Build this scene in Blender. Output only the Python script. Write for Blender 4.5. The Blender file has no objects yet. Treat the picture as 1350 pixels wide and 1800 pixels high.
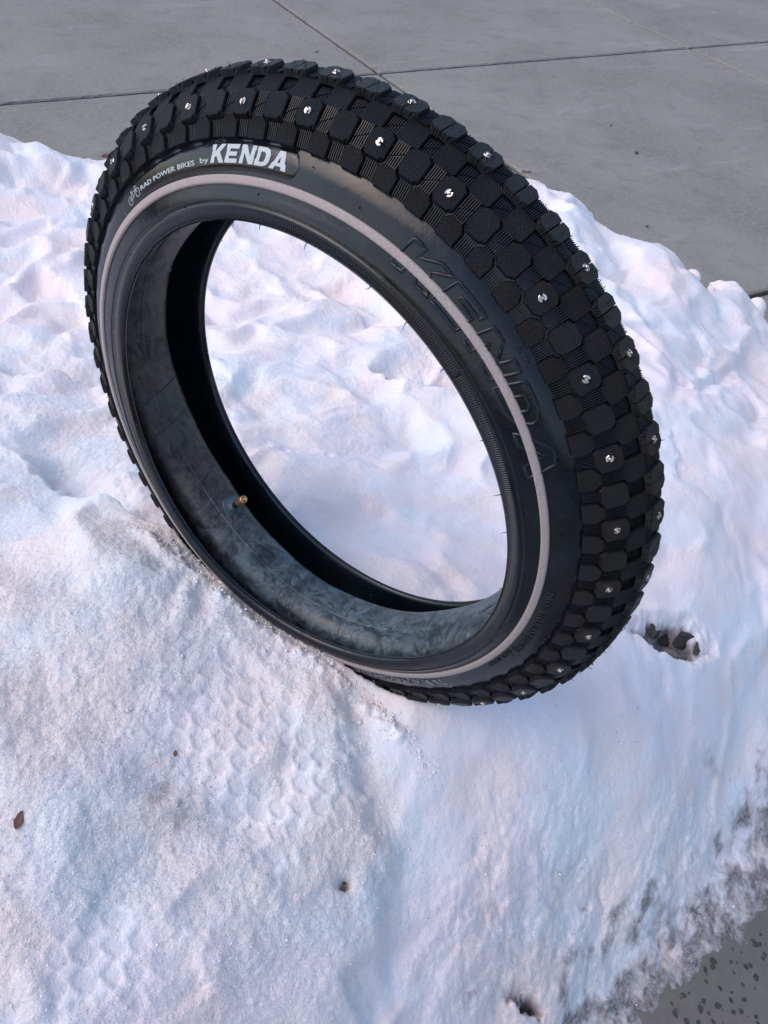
import bpy, bmesh, math, random
import numpy as np
from mathutils import Vector, Matrix
random.seed(7)
rng = np.random.default_rng(7)
PI = math.pi
scene = bpy.context.scene

# ------------------------------------------------------------------ camera
# world: z up, pavement surface at z = 0, camera above the origin
HC = 1.04
M = np.array([[0.867226, -0.297484, 0.399278], [-0.488578, -0.662985, 0.567224], [0.095975, -0.68699, -0.720301]])
FPX = 1359.5            # focal length in pixels of a 1350 x 1800 picture
cam_d = bpy.data.cameras.new('camera')
cam = bpy.data.objects.new('camera', cam_d)
scene.collection.objects.link(cam)
cam_d.sensor_fit = 'VERTICAL'
cam_d.sensor_height = 24.0
cam_d.lens = 24.0 * FPX / 1800.0
cam_d.clip_start = 0.02
cam_d.clip_end = 500
mr = Matrix(((M[0][0], -M[0][1], -M[0][2], 0), (M[1][0], -M[1][1], -M[1][2], 0), (M[2][0], -M[2][1], -M[2][2], HC), (0, 0, 0, 1)))
cam.matrix_world = mr
scene.camera = cam

# ------------------------------------------------------------------ light
SUN_EL, SUN_AZ = math.radians(50), math.radians(-70)    # azimuth from +Y, clockwise positive to +X
world = bpy.data.worlds.new('World')
scene.world = world
world.use_nodes = True
wn = world.node_tree.nodes
bg = wn['Background']
sky = wn.new('ShaderNodeTexSky')
sky.sky_type = 'NISHITA'
sky.sun_disc = False
sky.sun_elevation = SUN_EL
sky.sun_rotation = SUN_AZ
sky.air_density = 1.0
sky.dust_density = 1.5
sky.ozone_density = 1.0
world.node_tree.links.new(sky.outputs[0], bg.inputs[0])
bg.inputs[1].default_value = 0.125
sun_d = bpy.data.lights.new('sun', 'SUN')
sun_d.energy = 0.70
sun_d.angle = math.radians(50)
sun_d.color = (1.0, 0.82, 0.72)
sun = bpy.data.objects.new('sun', sun_d)
scene.collection.objects.link(sun)
sd = Vector((math.sin(SUN_AZ) * math.cos(SUN_EL), math.cos(SUN_AZ) * math.cos(SUN_EL), math.sin(SUN_EL)))
sun.rotation_euler = sd.to_track_quat('Z', 'Y').to_euler()
scene.view_settings.view_transform = 'Standard'
scene.view_settings.look = 'None'
scene.view_settings.gamma = 1.0
scene.view_settings.use_curve_mapping = False
scene.view_settings.exposure = 0.86

# ------------------------------------------------------------------ helpers
def link(o):
    scene.collection.objects.link(o)
    return o

def tag(o, label=None, cat=None, group=None, kind=None):
    if label: o['label'] = label
    if cat: o['category'] = cat
    if group: o['group'] = group
    if kind: o['kind'] = kind
    return o

def mesh_obj(name, V, F, mat=None, parent=None, smooth=False):
    me = bpy.data.meshes.new(name)
    me.from_pydata([tuple(map(float, v)) for v in V], [], [tuple(int(i) for i in f) for f in F])
    me.update()
    if smooth:
        me.polygons.foreach_set('use_smooth', [True] * len(me.polygons))
    if mat: me.materials.append(mat)
    o = bpy.data.objects.new(name, me)
    link(o)
    if parent: o.parent = parent
    return o

def grid_mesh(name, P, mat=None, parent=None, closed_u=False, closed_v=False, uv=None, flip=False):
    """P: array (nu, nv, 3)"""
    nu, nv = P.shape[:2]
    iu = np.arange(nu if closed_u else nu - 1)
    iv = np.arange(nv if closed_v else nv - 1)
    U, Vv = np.meshgrid(iu, iv, indexing='ij')
    a = U * nv + Vv
    b = ((U + 1) % nu) * nv + Vv
    c = ((U + 1) % nu) * nv + (Vv + 1) % nv
    d = U * nv + (Vv + 1) % nv
    Q = np.stack([a, b, c, d] if not flip else [a, d, c, b], -1).reshape(-1, 4)
    me = bpy.data.meshes.new(name)
    me.vertices.add(nu * nv)
    me.vertices.foreach_set('co', P.reshape(-1).astype(np.float32))
    n = len(Q)
    me.loops.add(n * 4)
    me.loops.foreach_set('vertex_index', Q.reshape(-1).astype(np.int32))
    me.polygons.add(n)
    me.polygons.foreach_set('loop_start', (np.arange(n) * 4).astype(np.int32))
    me.polygons.foreach_set('loop_total', np.full(n, 4, np.int32))
    me.update()
    me.validate()
    me.polygons.foreach_set('use_smooth', np.ones(n, bool))
    if uv is not None:
        l = me.uv_layers.new(name='UVMap')
        l.data.foreach_set('uv', uv.reshape(-1, 2)[Q.reshape(-1)].reshape(-1).astype(np.float32))
    if mat: me.materials.append(mat)
    o = bpy.data.objects.new(name, me)
    link(o)
    if parent: o.parent = parent
    return o

class NT:
    """tiny node-tree helper"""
    def __init__(s, name):
        s.m = bpy.data.materials.new(name)
        s.m.use_nodes = True
        s.t = s.m.node_tree
        s.b = s.t.nodes['Principled BSDF']
        s.out = s.t.nodes['Material Output']
    def n(s, ty, **kw):
        nd = s.t.nodes.new(ty)
        for k, v in kw.items():
            if k.startswith('_'): setattr(nd, k[1:], v)
            else: nd.inputs[k.replace('__', ' ')].default_value = v
        return nd
    def l(s, a, b): s.t.links.new(a, b)
    def noise(s, co, scale, detail=4, rough=0.55, dist=0.0):
        nd = s.n('ShaderNodeTexNoise')
        nd.inputs['Scale'].default_value = scale
        nd.inputs['Detail'].default_value = detail
        nd.inputs['Roughness'].default_value = rough
        nd.inputs['Distortion'].default_value = dist
        if co is not None: s.l(co, nd.inputs['Vector'])
        return nd.outputs['Fac']
    def ramp(s, fac, stops):
        nd = s.n('ShaderNodeValToRGB')
        cr = nd.color_ramp
        while len(cr.elements) < len(stops): cr.elements.new(0.5)
        for e, (p, c) in zip(cr.elements, stops):
            e.position = p
            e.color = (c, c, c, 1) if isinstance(c, (int, float)) else (*c, 1)
        s.l(fac, nd.inputs[0])
        return nd.outputs[0]
    def mix(s, fac, a, b, mode='MIX'):
        nd = s.n('ShaderNodeMix')
        nd.data_type = 'RGBA'
        nd.blend_type = mode
        for sock, v in ((nd.inputs[0], fac), (nd.inputs[6], a), (nd.inputs[7], b)):
            if isinstance(v, bpy.types.NodeSocket): s.l(v, sock)
            elif isinstance(v, (int, float)): sock.default_value = v if sock == nd.inputs[0] else (v, v, v, 1)
            else: sock.default_value = (*v, 1)
        return nd.outputs[2]
    def math(s, op, a, b=0.0):
        nd = s.n('ShaderNodeMath')
        nd.operation = op
        for i, v in enumerate((a, b)):
            if isinstance(v, bpy.types.NodeSocket): s.l(v, nd.inputs[i])
            else: nd.inputs[i].default_value = v
        return nd.outputs[0]
    def bump(s, h, strength, dist, prev=None):
        nd = s.n('ShaderNodeBump')
        nd.inputs['Strength'].default_value = strength
        nd.inputs['Distance'].default_value = dist
        s.l(h, nd.inputs['Height'])
        if prev is not None: s.l(prev, nd.inputs['Normal'])
        return nd.outputs['Normal']
    def co(s, kind='Object'):
        return s.n('ShaderNodeTexCoord').outputs[kind]
    def set(s, **kw):
        for k, v in kw.items():
            sock = s.b.inputs[{'color': 'Base Color', 'rough': 'Roughness', 'metal': 'Metallic', 'normal': 'Normal',
                               'spec': 'Specular IOR Level', 'sss': 'Subsurface Weight', 'sssr': 'Subsurface Radius',
                               'ssss': 'Subsurface Scale', 'coat': 'Coat Weight', 'coatr': 'Coat Roughness',
                               'trans': 'Transmission Weight', 'ior': 'IOR'}[k]]
            if isinstance(v, bpy.types.NodeSocket): s.l(v, sock)
            elif k == 'color': sock.default_value = (*v, 1)
            else: sock.default_value = v

# ---- numpy gradient noise in 2D
_perm = rng.permutation(512)
_g = np.stack([np.cos(np.linspace(0, 2 * PI, 512, endpoint=False)), np.sin(np.linspace(0, 2 * PI, 512, endpoint=False))], -1)
def gn(x, y, seed=0):
    xi = np.floor(x).astype(np.int64); yi = np.floor(y).astype(np.int64)
    xf = x - xi; yf = y - yi
    def g(ix, iy, dx, dy):
        h = _perm[(_perm[(_perm[(ix + seed * 37) & 511] + iy) & 511] + seed * 11) & 511]
        v = _g[h]
        return v[..., 0] * dx + v[..., 1] * dy
    u = xf * xf * xf * (xf * (xf * 6 - 15) + 10); v = yf * yf * yf * (yf * (yf * 6 - 15) + 10)
    a = g(xi, yi, xf, yf); b = g(xi + 1, yi, xf - 1, yf); c = g(xi, yi + 1, xf, yf - 1); d = g(xi + 1, yi + 1, xf - 1, yf - 1)
    return ((a * (1 - u) + b * u) * (1 - v) + (c * (1 - u) + d * u) * v) * 1.5
def fbm(x, y, s, oct=4, seed=0, gain=0.5):
    o = 0; amp = 1
    for k in range(oct):
        o = o + amp * gn(x / s + 13.7 * k, y / s - 7.1 * k, seed + k)
        s = s / 2.03; amp *= gain
    return o
def sstep(a, b, x):
    t = np.clip((x - a) / (b - a), 0, 1)
    return t * t * (3 - 2 * t)

# ------------------------------------------------------------------ tyre frame
R_t = np.array([[0.6094772655698903, -0.5557573195201617, -0.5653947864570292], [-0.26076456946121274, -0.8140055014550225, 0.5190345681288415], [-0.7486917269923136, -0.16890484125314328, -0.6410396653349406]])
t_t = np.array([-0.04644745423915137, -0.06383685742641061, 0.6753986668699277])
RW = M @ R_t
TW = M @ t_t + np.array([0, 0, HC])
HARM = [-0.018905149239650032, -0.0008783160167398623, 0.012772245931659917, -0.00047482557967750577, 0.025389467069071317, 0.007657071105201994, -0.003962843014069962, -0.0055162422829112]
CN = [-7e-05, -0.00055, -0.00127, 0.00082, 0.00043, -0.00174, -5e-05]
CS = [-0.00016, -0.00021, 0.00207, 0.00115, -0.00163, 0.00025, 5e-05]
CF = [0.00114, 0.00091, -0.00284, -0.00368, 0.00154, 0.00153, 0.00345]
CT = [-0.00257, 0.00058, 0.00553, -0.00061, -0.00282, 0.00315, -0.00038, -0.00253, 0.00048]
def ser(c, th):
    g = c[0]
    for k in range(1, (len(c) - 1) // 2 + 1):
        g = g + c[2 * k - 1] * np.cos(k * th) + c[2 * k] * np.sin(k * th)
    return g
def warp(r, z, th, w=(0, 0, 0, 0)):
    """ring coordinates (radius, width, angle) to the tyre's own frame; the tyre is a little out of round"""
    r = r + w[0] * ser(CN, th) + w[1] * ser(CS, th) + w[2] * ser(CF, th) + w[3] * ser(CT, th)
    c2, s2, c3, s3 = np.cos(2 * th), np.sin(2 * th), np.cos(3 * th), np.sin(3 * th)
    g = 1 + HARM[0] * c2 + HARM[1] * s2 + HARM[2] * c3 + HARM[3] * s3
    dz = .2 * (HARM[4] * c2 + HARM[5] * s2 + HARM[6] * c3 + HARM[7] * s3)
    return np.stack([r * g * np.cos(th), r * g * np.sin(th), z + dz], -1)
def to_world(P): return P @ RW.T + TW
def MW(): return Matrix([[*RW[i], TW[i]] for i in range(3)] + [[0, 0, 0, 1]])

NK = 62
PITCH = -2 * PI / NK
PH = 0.9508
# crown line of the tread blocks: (radius, width)
ROWS = np.array([(0.2574, 0.0372), (0.2712, 0.0314), (0.2803, 0.0176), (0.2893, 0.0040), (0.2840, -0.0110), (0.2735, -0.0260), (0.2590, -0.0350)])
def row_tan(i):
    a = ROWS[max(i - 1, 0)]; b = ROWS[min(i + 1, 6)]
    if i == 0: b = ROWS[1]; t = (b - np.array([0.2480, 0.0420]))
    elif i == 6: t = np.array([0.248, -0.041]) - ROWS[5]
    else: t = b - a
    return t / np.linalg.norm(t)
KH = 0.0037
ROWB = []
for i in range(7):
    t = row_tan(i); nrm = np.array([-t[1], t[0]])
    ROWB.append(ROWS[i] - nrm * KH)

# ------------------------------------------------------------------ materials
def rubber(name, base=(0.012, 0.0125, 0.014), rough=0.48, grid=False, ribs=False, refl_film=True, spec=0.5):
    s = NT(name)
    co0 = s.co()
    oi = s.n('ShaderNodeObjectInfo'); va = s.n('ShaderNodeVectorMath'); va.operation = 'ADD'; s.l(co0, va.inputs[0])
    cmb = s.n('ShaderNodeCombineXYZ'); s.l(s.math('MULTIPLY', oi.outputs['Random'], 7.0), cmb.inputs[0]); s.l(s.math('MULTIPLY', oi.outputs['Random'], 3.0), cmb.inputs[2]); s.l(cmb.outputs[0], va.inputs[1])
    co = va.outputs[0]
    n1 = s.noise(co, 22, 5, 0.6, 0.6)
    n2 = s.noise(co, 180, 3, 0.6)
    lo = tuple(c * 0.8 for c in base); hi = tuple(c * 1.55 for c in base)
    col = s.mix(s.ramp(n1, [(0.35, 0), (0.68, 1)]), lo, hi)
    if refl_film:   # brown reflection of the surroundings painted in as noise, then whitish mould-release film
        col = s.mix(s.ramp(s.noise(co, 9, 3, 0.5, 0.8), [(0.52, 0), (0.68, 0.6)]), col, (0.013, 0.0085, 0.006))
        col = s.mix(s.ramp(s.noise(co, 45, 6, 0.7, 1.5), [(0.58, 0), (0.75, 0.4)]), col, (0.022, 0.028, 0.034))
    if grid: col = s.mix(s.math('MULTIPLY', s.ramp(s.noise(co, 60, 4, 0.7), [(0.45, 0), (0.7, 1)]), s.math('MULTIPLY', oi.outputs['Random'], 0.5)), col, (0.030, 0.031, 0.033))
    dust = s.ramp(s.noise(co, 700, 2, 0.5), [(0.70, 0), (0.76, 0.5)])
    col = s.mix(dust, col, (0.12, 0.11, 0.1))
    rg = s.ramp(n1, [(0.3, rough - 0.07), (0.7, rough + 0.16)])
    s.set(color=col, rough=rg, spec=spec)
    nrm = s.bump(n2, 0.25, 0.0006)
    if grid:
        sp = s.n('ShaderNodeSeparateXYZ'); s.l(co0, sp.inputs[0])
        k = 2 * PI / 0.00195
        a = s.math('SINE', s.math('MULTIPLY', s.math('ADD', sp.outputs[0], sp.outputs[1]), k * 0.7071))
        b = s.math('SINE', s.math('MULTIPLY', s.math('SUBTRACT', sp.outputs[0], sp.outputs[1]), k * 0.7071))
        h = s.math('MULTIPLY', a, b)
        nrm = s.bump(s.math('ABSOLUTE', h), 1.0, 0.0016, nrm)
    if ribs:
        uv = s.co('UV')
        sp = s.n('ShaderNodeSeparateXYZ'); s.l(uv, sp.inputs[0])
        w = s.math('SINE', s.math('MULTIPLY', sp.outputs[0], 2 * PI * 800))
        band = s.ramp(sp.outputs[1], [(0.0, 0), (0.099, 0), (0.1, 1), (0.2, 1), (0.201, 0)])
        nrm = s.bump(s.math('MULTIPLY', w, band), 0.8, 0.0005, nrm)
    s.set(normal=nrm)
    return s.m
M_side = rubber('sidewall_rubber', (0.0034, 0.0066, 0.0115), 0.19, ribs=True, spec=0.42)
M_knob = rubber('tread_rubber', (0.0056, 0.0066, 0.0098), 0.42, grid=True, refl_film=False, spec=0.38)
M_rib = rubber('groove_rubber', (0.006, 0.0068, 0.009), 0.36, refl_film=False, spec=0.35)
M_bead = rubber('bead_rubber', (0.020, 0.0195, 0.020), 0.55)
M_panel = rubber('panel_rubber', (0.0045, 0.0055, 0.007), 0.2, refl_film=False)

s = NT('tube_rubber')
co = s.co()
mp = s.n('ShaderNodeMapping'); s.l(co, mp.inputs[0])
uvt = s.n('ShaderNodeMapping'); s.l(s.co('UV'), uvt.inputs[0]); uvt.inputs['Scale'].default_value = (26, 5, 1)
nst = s.noise(uvt.outputs[0], 2.2, 5, 0.65, 1.6)
n1 = s.noise(co, 26, 6, 0.65, 2.2); n2 = s.noise(co, 8, 3, 0.5, 0.5); n3 = s.noise(co, 70, 4, 0.7, 3.0)
col = s.mix(s.ramp(n1, [(0.38, 0), (0.72, 1)]), (0.014, 0.026, 0.038), (0.105, 0.155, 0.185))
col = s.mix(s.ramp(n3, [(0.57, 0), (0.70, 0.6)]), col, (0.25, 0.29, 0.32))
col = s.mix(s.ramp(n2, [(0.48, 0), (0.62, 0.8)]), col, (0.036, 0.028, 0.026))
spu = s.n('ShaderNodeSeparateXYZ'); s.l(s.co('UV'), spu.inputs[0])
wu = s.math('ADD', spu.outputs[0], s.math('MULTIPLY', s.math('SUBTRACT', n2, 0.5), 0.10))
brn = s.ramp(wu, [(0.22, 0), (0.30, 1), (0.47, 1), (0.56, 0)])
col = s.mix(s.math('MULTIPLY', brn, 0.82), col, s.mix(s.ramp(n1, [(0.36, 0), (0.66, 1)]), (0.022, 0.015, 0.013), (0.105, 0.078, 0.066)))
col = s.mix(s.ramp(nst, [(0.50, 0), (0.62, 0.8)]), col, (0.010, 0.010, 0.014))
col = s.mix(s.ramp(nst, [(0.30, 0.6), (0.38, 0)]), col, (0.11, 0.098, 0.092))
s.set(color=col, rough=s.ramp(n1, [(0.3, 0.32), (0.7, 0.55)]), normal=s.bump(n3, 0.3, 0.001, s.bump(s.noise(co, 35, 3), 0.4, 0.004)))
M_tube = s.m

s = NT('reflective_stripe')
co = s.co()
n1 = s.noise(co, 900, 2)
s.set(color=s.mix(s.ramp(n1, [(0.35, 0), (0.65, 1)]), (0.31, 0.255, 0.245), (0.40, 0.335, 0.32)), rough=0.6, normal=s.bump(n1, 0.3, 0.0003))
M_stripe = s.m
s = NT('white_print'); s.set(color=(0.46, 0.50, 0.51), rough=0.35)
s.set(normal=s.bump(s.noise(s.co(), 900, 2), 0.2, 0.0002)); M_print = s.m
s = NT('worn_print')
s.set(color=s.mix(s.ramp(s.noise(s.co(), 300, 4), [(0.45, 0), (0.6, 1)]), (0.04, 0.04, 0.045), (0.2, 0.195, 0.2)), rough=0.5); M_wprint = s.m
s = NT('steel'); n1 = s.noise(s.co(), 600, 3)
s.set(color=(0.70, 0.66, 0.61), metal=1.0, rough=s.ramp(n1, [(0.3, 0.18), (0.7, 0.42)]), normal=s.bump(n1, 0.3, 0.0004)); M_steel = s.m
s = NT('copper_steel'); s.set(color=(0.80, 0.58, 0.46), metal=1.0, rough=0.25); s.set(normal=s.bump(s.noise(s.co(), 700, 2), 0.3, 0.0004)); M_copper = s.m
s = NT('brass'); n1 = s.noise(s.co(), 300, 3)
s.set(color=s.mix(n1, (0.55, 0.27, 0.09), (0.72, 0.40, 0.16)), metal=0.9, rough=0.35); M_brass = s.m
s = NT('print_black'); s.set(color=(0.006, 0.006, 0.008), rough=0.55); s.set(normal=s.bump(s.noise(s.co(), 500, 2), 0.3, 0.0003)); M_black = s.m

# snow
s = NT('snow')
geo = s.n('ShaderNodeNewGeometry').outputs['Position']
at = s.n('ShaderNodeAttribute'); at.attribute_name = 'dirt'
at2 = s.n('ShaderNodeAttribute'); at2.attribute_name = 'rough'
tint = s.noise(geo, 4.2, 3, 0.5, 0.6)
col = s.mix(s.ramp(tint, [(0.40, 0), (0.62, 1)]), (0.925, 0.83, 0.865), (0.85, 0.875, 0.92))
col = s.mix(s.ramp(s.noise(geo, 11, 4, 0.6), [(0.46, 0), (0.60, 0.6)]), col, (0.94, 0.79, 0.755))
col = s.mix(s.ramp(s.noise(geo, 7, 3, 0.5, 0.5), [(0.52, 0), (0.64, 0.6)]), col, (0.945, 0.80, 0.77))
grn = s.noise(geo, 330, 3, 0.8)
col = s.mix(s.math('MULTIPLY', s.ramp(grn, [(0.35, 1), (0.55, 0)]), s.math('ADD', s.math('MULTIPLY', at2.outputs['Fac'], 0.5), 0.05)), col, (0.60, 0.62, 0.64))
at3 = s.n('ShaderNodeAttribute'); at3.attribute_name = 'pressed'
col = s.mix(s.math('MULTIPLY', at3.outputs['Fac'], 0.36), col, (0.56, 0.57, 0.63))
speck = s.ramp(s.noise(geo, 420, 2, 0.6), [(0.71, 0), (0.75, 1)])
speck = s.math('MULTIPLY', speck, s.math('MULTIPLY', s.ramp(s.noise(geo, 9, 3), [(0.45, 0.0), (0.65, 0.5)]), at2.outputs['Fac']))
col = s.mix(speck, col, (0.20, 0.18, 0.15))
dn = s.noise(geo, 38, 5, 0.64, 0.6)
dirtc = s.mix(s.ramp(s.noise(geo, 130, 6, 0.8), [(0.34, 0), (0.60, 1)]), (0.10, 0.092, 0.09), (0.40, 0.375, 0.39))
dm = s.math('ADD', s.math('MULTIPLY', at.outputs['Fac'], 1.5), s.math('SUBTRACT', dn, 0.98))
dm = s.ramp(dm, [(0.0, 0), (0.70, 1)])
col = s.mix(dm, col, dirtc)
gr = s.noise(geo, 520, 3, 0.75); gr2 = s.noise(geo, 150, 4, 0.65); gr3 = s.noise(geo, 1200, 2, 0.6)
n0 = s.bump(s.math('MULTIPLY', gr2, s.math('ADD', at2.outputs['Fac'], 0.15)), 0.8, 0.005)
hh = s.math('MULTIPLY', gr, s.math('ADD', s.math('MULTIPLY', at2.outputs['Fac'], 1.0), 0.22))
n0 = s.bump(hh, 0.7, 0.0022, n0)
n0 = s.bump(gr3, 0.25, 0.0008, n0)
rg = s.mix(dm, 0.55, s.ramp(s.noise(geo, 40, 3), [(0.4, 0.12), (0.6, 0.5)]))
s.set(color=col, rough=rg, normal=n0, spec=0.35, sss=0.25, ssss=0.012)
s.b.inputs['Subsurface Radius'].default_value = (0.55, 0.75, 1.0)
M_snow = s.m

s = NT('concrete')
geo = s.n('ShaderNodeNewGeometry').outputs['Position']
c1 = s.noise(geo, 1.7, 5, 0.6, 0.4); c2 = s.noise(geo, 60, 6, 0.7); c3 = s.noise(geo, 420, 3, 0.7)
col = s.mix(s.ramp(c1, [(0.32, 0), (0.7, 1)]), (0.178, 0.166, 0.146), (0.272, 0.254, 0.226))
col = s.mix(s.ramp(c2, [(0.42, 0.0), (0.62, 0.6)]), col, (0.29, 0.275, 0.25))
col = s.mix(s.ramp(s.noise(geo, 9, 6, 0.75, 0.8), [(0.5, 0.0), (0.66, 0.5)]), col, (0.155, 0.148, 0.135))
col = s.mix(s.ramp(c3, [(0.62, 0), (0.72, 0.5)]), col, (0.12, 0.115, 0.11))
col = s.mix(s.ramp(c3, [(0.28, 0.5), (0.36, 0.0)]), col, (0.42, 0.40, 0.37))
mpp = s.n('ShaderNodeMapping'); s.l(geo, mpp.inputs[0]); mpp.inputs['Rotation'].default_value = (0, 0, -0.2); mpp.inputs['Scale'].default_value = (1.0, 4.5, 1)
col = s.mix(s.ramp(s.noise(mpp.outputs[0], 1.6, 6, 0.65, 0.3), [(0.58, 0), (0.70, 0.3)]), col, (0.42, 0.405, 0.385))
vd_ = s.n('ShaderNodeVectorMath'); vd_.operation = 'DISTANCE'; s.l(geo, vd_.inputs[0]); vd_.inputs[1].default_value = (0.70, -0.02, 0)
wet = s.math('ADD', s.math('MULTIPLY', vd_.outputs['Value'], -1.0), s.math('ADD', 0.50, s.math('MULTIPLY', s.noise(geo, 14, 5, 0.7), 0.35)))
wet = s.ramp(wet, [(0.0, 0), (0.14, 1)])
col = s.mix(wet, col, s.mix(c2, (0.095, 0.09, 0.077), (0.19, 0.178, 0.155)))
s.set(color=col, rough=s.mix(wet, 0.8, 0.5), normal=s.bump(c3, 0.4, 0.0008, s.bump(c2, 0.3, 0.0015)))
M_conc = s.m
s = NT('joint_dirt'); geo = s.n('ShaderNodeNewGeometry').outputs['Position']
s.set(color=s.mix(s.noise(geo, 30, 4), (0.012, 0.010, 0.008), (0.055, 0.042, 0.033)), rough=0.95, normal=s.bump(s.noise(geo, 200, 3), 0.6, 0.003)); M_joint = s.m
s = NT('dead_leaf'); co = s.co()
s.set(color=s.mix(s.noise(co, 160, 4), (0.16, 0.065, 0.045), (0.34, 0.17, 0.125)), rough=0.6, normal=s.bump(s.noise(co, 250, 3), 0.4, 0.001)); M_leaf = s.m
s = NT('wet_leaf'); co = s.co()
s.set(color=s.mix(s.noise(co, 90, 4), (0.012, 0.009, 0.008), (0.07, 0.055, 0.048)), rough=0.35, normal=s.bump(s.noise(co, 120, 4), 0.6, 0.003)); M_wet = s.m
s = NT('grit'); s.set(color=s.mix(s.noise(s.co(), 200, 2), (0.035, 0.03, 0.022), (0.11, 0.09, 0.06)), rough=0.8); M_grit = s.m
s = NT('clear_ice'); s.set(color=(0.9, 0.93, 0.96), rough=0.06, trans=1.0, ior=1.31); s.set(normal=s.bump(s.noise(s.co(), 400, 2), 0.3, 0.001)); M_ice = s.m
s = NT('wet_film'); s.set(color=(0.06, 0.057, 0.05), rough=0.14, spec=0.6); s.set(normal=s.bump(s.noise(s.co(), 300, 2), 0.2, 0.0006)); M_wetspot = s.m

# ------------------------------------------------------------------ the setting: ground and slabs
g = mesh_obj('ground', [(-40, -40, -0.012), (60, -40, -0.012), (60, 60, -0.012), (-40, 60, -0.012)], [(0, 1, 2, 3)], M_joint)
tag(g, kind='structure')
pave = bpy.data.objects.new('pavement', None); link(pave); tag(pave, kind='structure')
XB = [-1.77 * 3 + 1.766 + 1.77 * k for k in range(8)]
YB = [2.972 - 1.85 * 2 - 1.85 + 1.85 * k for k in range(7)]
JW = 0.0085
def slab(x0, x1, y0, y1):
    x0 += JW; x1 -= JW; y0 += JW; y1 -= JW
    bv = 0.006; T = -0.05
    def edge(n, a, b, fx, amp=0.0012):
        return [(a + (b - a) * i / n) for i in range(n)]
    # outline with slightly worn edges
    pts = []
    n = 70
    for i in range(n): pts.append((x0 + (x1 - x0) * i / n, y0, 0, 1))
    for i in range(n): pts.append((x1, y0 + (y1 - y0) * i / n, -1, 0))
    for i in range(n): pts.append((x1 - (x1 - x0) * i / n, y1, 0, -1))
    for i in range(n): pts.append((x0, y1 - (y1 - y0) * i / n, 1, 0))
    V = []; F = []
    m = len(pts)
    cx, cy = (x0 + x1) / 2, (y0 + y1) / 2
    for (x, y, dx, dy) in pts:
        j = abs(random.gauss(0, 0.0020))
        ax = 1 if x < cx else -1; ay = 1 if y < cy else -1
        V.append((x, y, T)); V.append((x + dx * j, y + dy * j, -0.0035 - j))
    for k, (x, y, dx, dy) in enumerate(pts):
        j = random.random() * 0.002
        ix = min(max(x, x0 + bv + j), x1 - bv - j); iy = min(max(y, y0 + bv + j), y1 - bv - j)
        V.append((ix, iy, 0.0))
    for k in range(m):
        q = (k + 1) % m
        F.append((2 * k, 2 * q, 2 * q + 1, 2 * k + 1))
        F.append((2 * k + 1, 2 * q + 1, 2 * m + q, 2 * m + k))
    F.append(tuple(2 * m + k for k in range(m)))
    o = mesh_obj('slab', V, F, M_conc, pave)
    return o
for i in range(7):
    for j in range(6):
        if XB[i + 1] < -2.5: continue
        slab(XB[i], XB[i + 1], YB[j], YB[j + 1])

# ------------------------------------------------------------------ snow bank height field
def ray(u, v):
    d = np.array([u - 675.0, v - 900.0, FPX]); return M @ d
def at_h(u, v, h):
    d = ray(u, v); k = (h - HC) / d[2]
    return d[0] * k, d[1] * k
A = [  # where a point seen in the photograph lies, and how high it is above the pavement
 (360,1016,.395),(420,1072,.385),(500,1140,.372),(560,1172,.368),(640,1206,.372),(700,1228,.378),
 (0,1100,.40),(0,1400,.38),(0,1800,.33),(300,1400,.36),(300,1800,.30),(600,1500,.31),(600,1800,.24),(300,1200,.385),
 (850,1350,.305),(850,1550,.24),(850,1800,.13),(1000,1300,.28),(1000,1500,.19),(1000,1650,.115),(1150,1300,.235),
 (1150,1500,.12),(1100,1650,.055),(1200,1600,.035),(1250,1500,.055),(1250,1350,.12),(1350,1300,.085),(1350,1200,.14),(1250,1200,.19),
 (1350,1430,.035),(1320,1550,.014),(1230,1660,.010),(1120,1800,.012),(1150,1600,.055),(1050,1750,.035),(950,1800,.07),
 (1330,1665,-.010),(1250,1730,-.012),(1190,1800,-.014),(1350,1800,-.05),
 (1150,1030,.27),(1150,900,.31),(1300,900,.26),(1350,1000,.21),(1350,800,.24),(1200,700,.31),(1100,500,.30),(1300,650,.23),
 (1150,1180,.25),(1050,1180,.29),(950,1260,.31),(860,1270,.335),
 (1000,385,.24),(1080,425,.27),(1140,435,.285),(1200,490,.26),(1270,520,.22),(1330,575,.17),(1350,610,.16),
 (0,245,.16),(60,262,.16),(95,270,.165),(140,284,.15),(190,292,.14),(400,300,.15),(600,300,.17),(800,330,.2),(900,345,.21),
 (450,450,.22),(600,500,.25),(600,650,.29),(750,700,.30),(500,750,.31),(650,900,.33),(800,950,.32),(800,800,.31),
 (0,400,.2),(100,450,.21),(0,620,.27),(100,620,.27),(150,560,.25),(0,750,.31),(100,720,.31),(130,830,.345),(0,900,.375),(200,900,.375),(100,1000,.40),(230,980,.405),
 (-300,900,.37),(-300,1400,.36),(-200,500,.22),(-300,1900,.3),(300,2100,.22),(700,2100,.1),(1500,900,.2),
]
Pa = []
for (u, v, h) in A:
    x, y = at_h(u, v, h); Pa.append((x, y, h))
sil_r = [(960,355),(970,366),(1000,372),(1045,388),(1080,415),(1140,424),(1180,440),(1215,490),(1270,500),(1310,525),(1345,560),(1380,600),(1450,680)]
sil_l = [(-60,228),(0,235),(60,252),(95,262),(140,275),(190,283),(260,290),(400,292),(600,290),(800,312),(900,330)]
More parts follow.
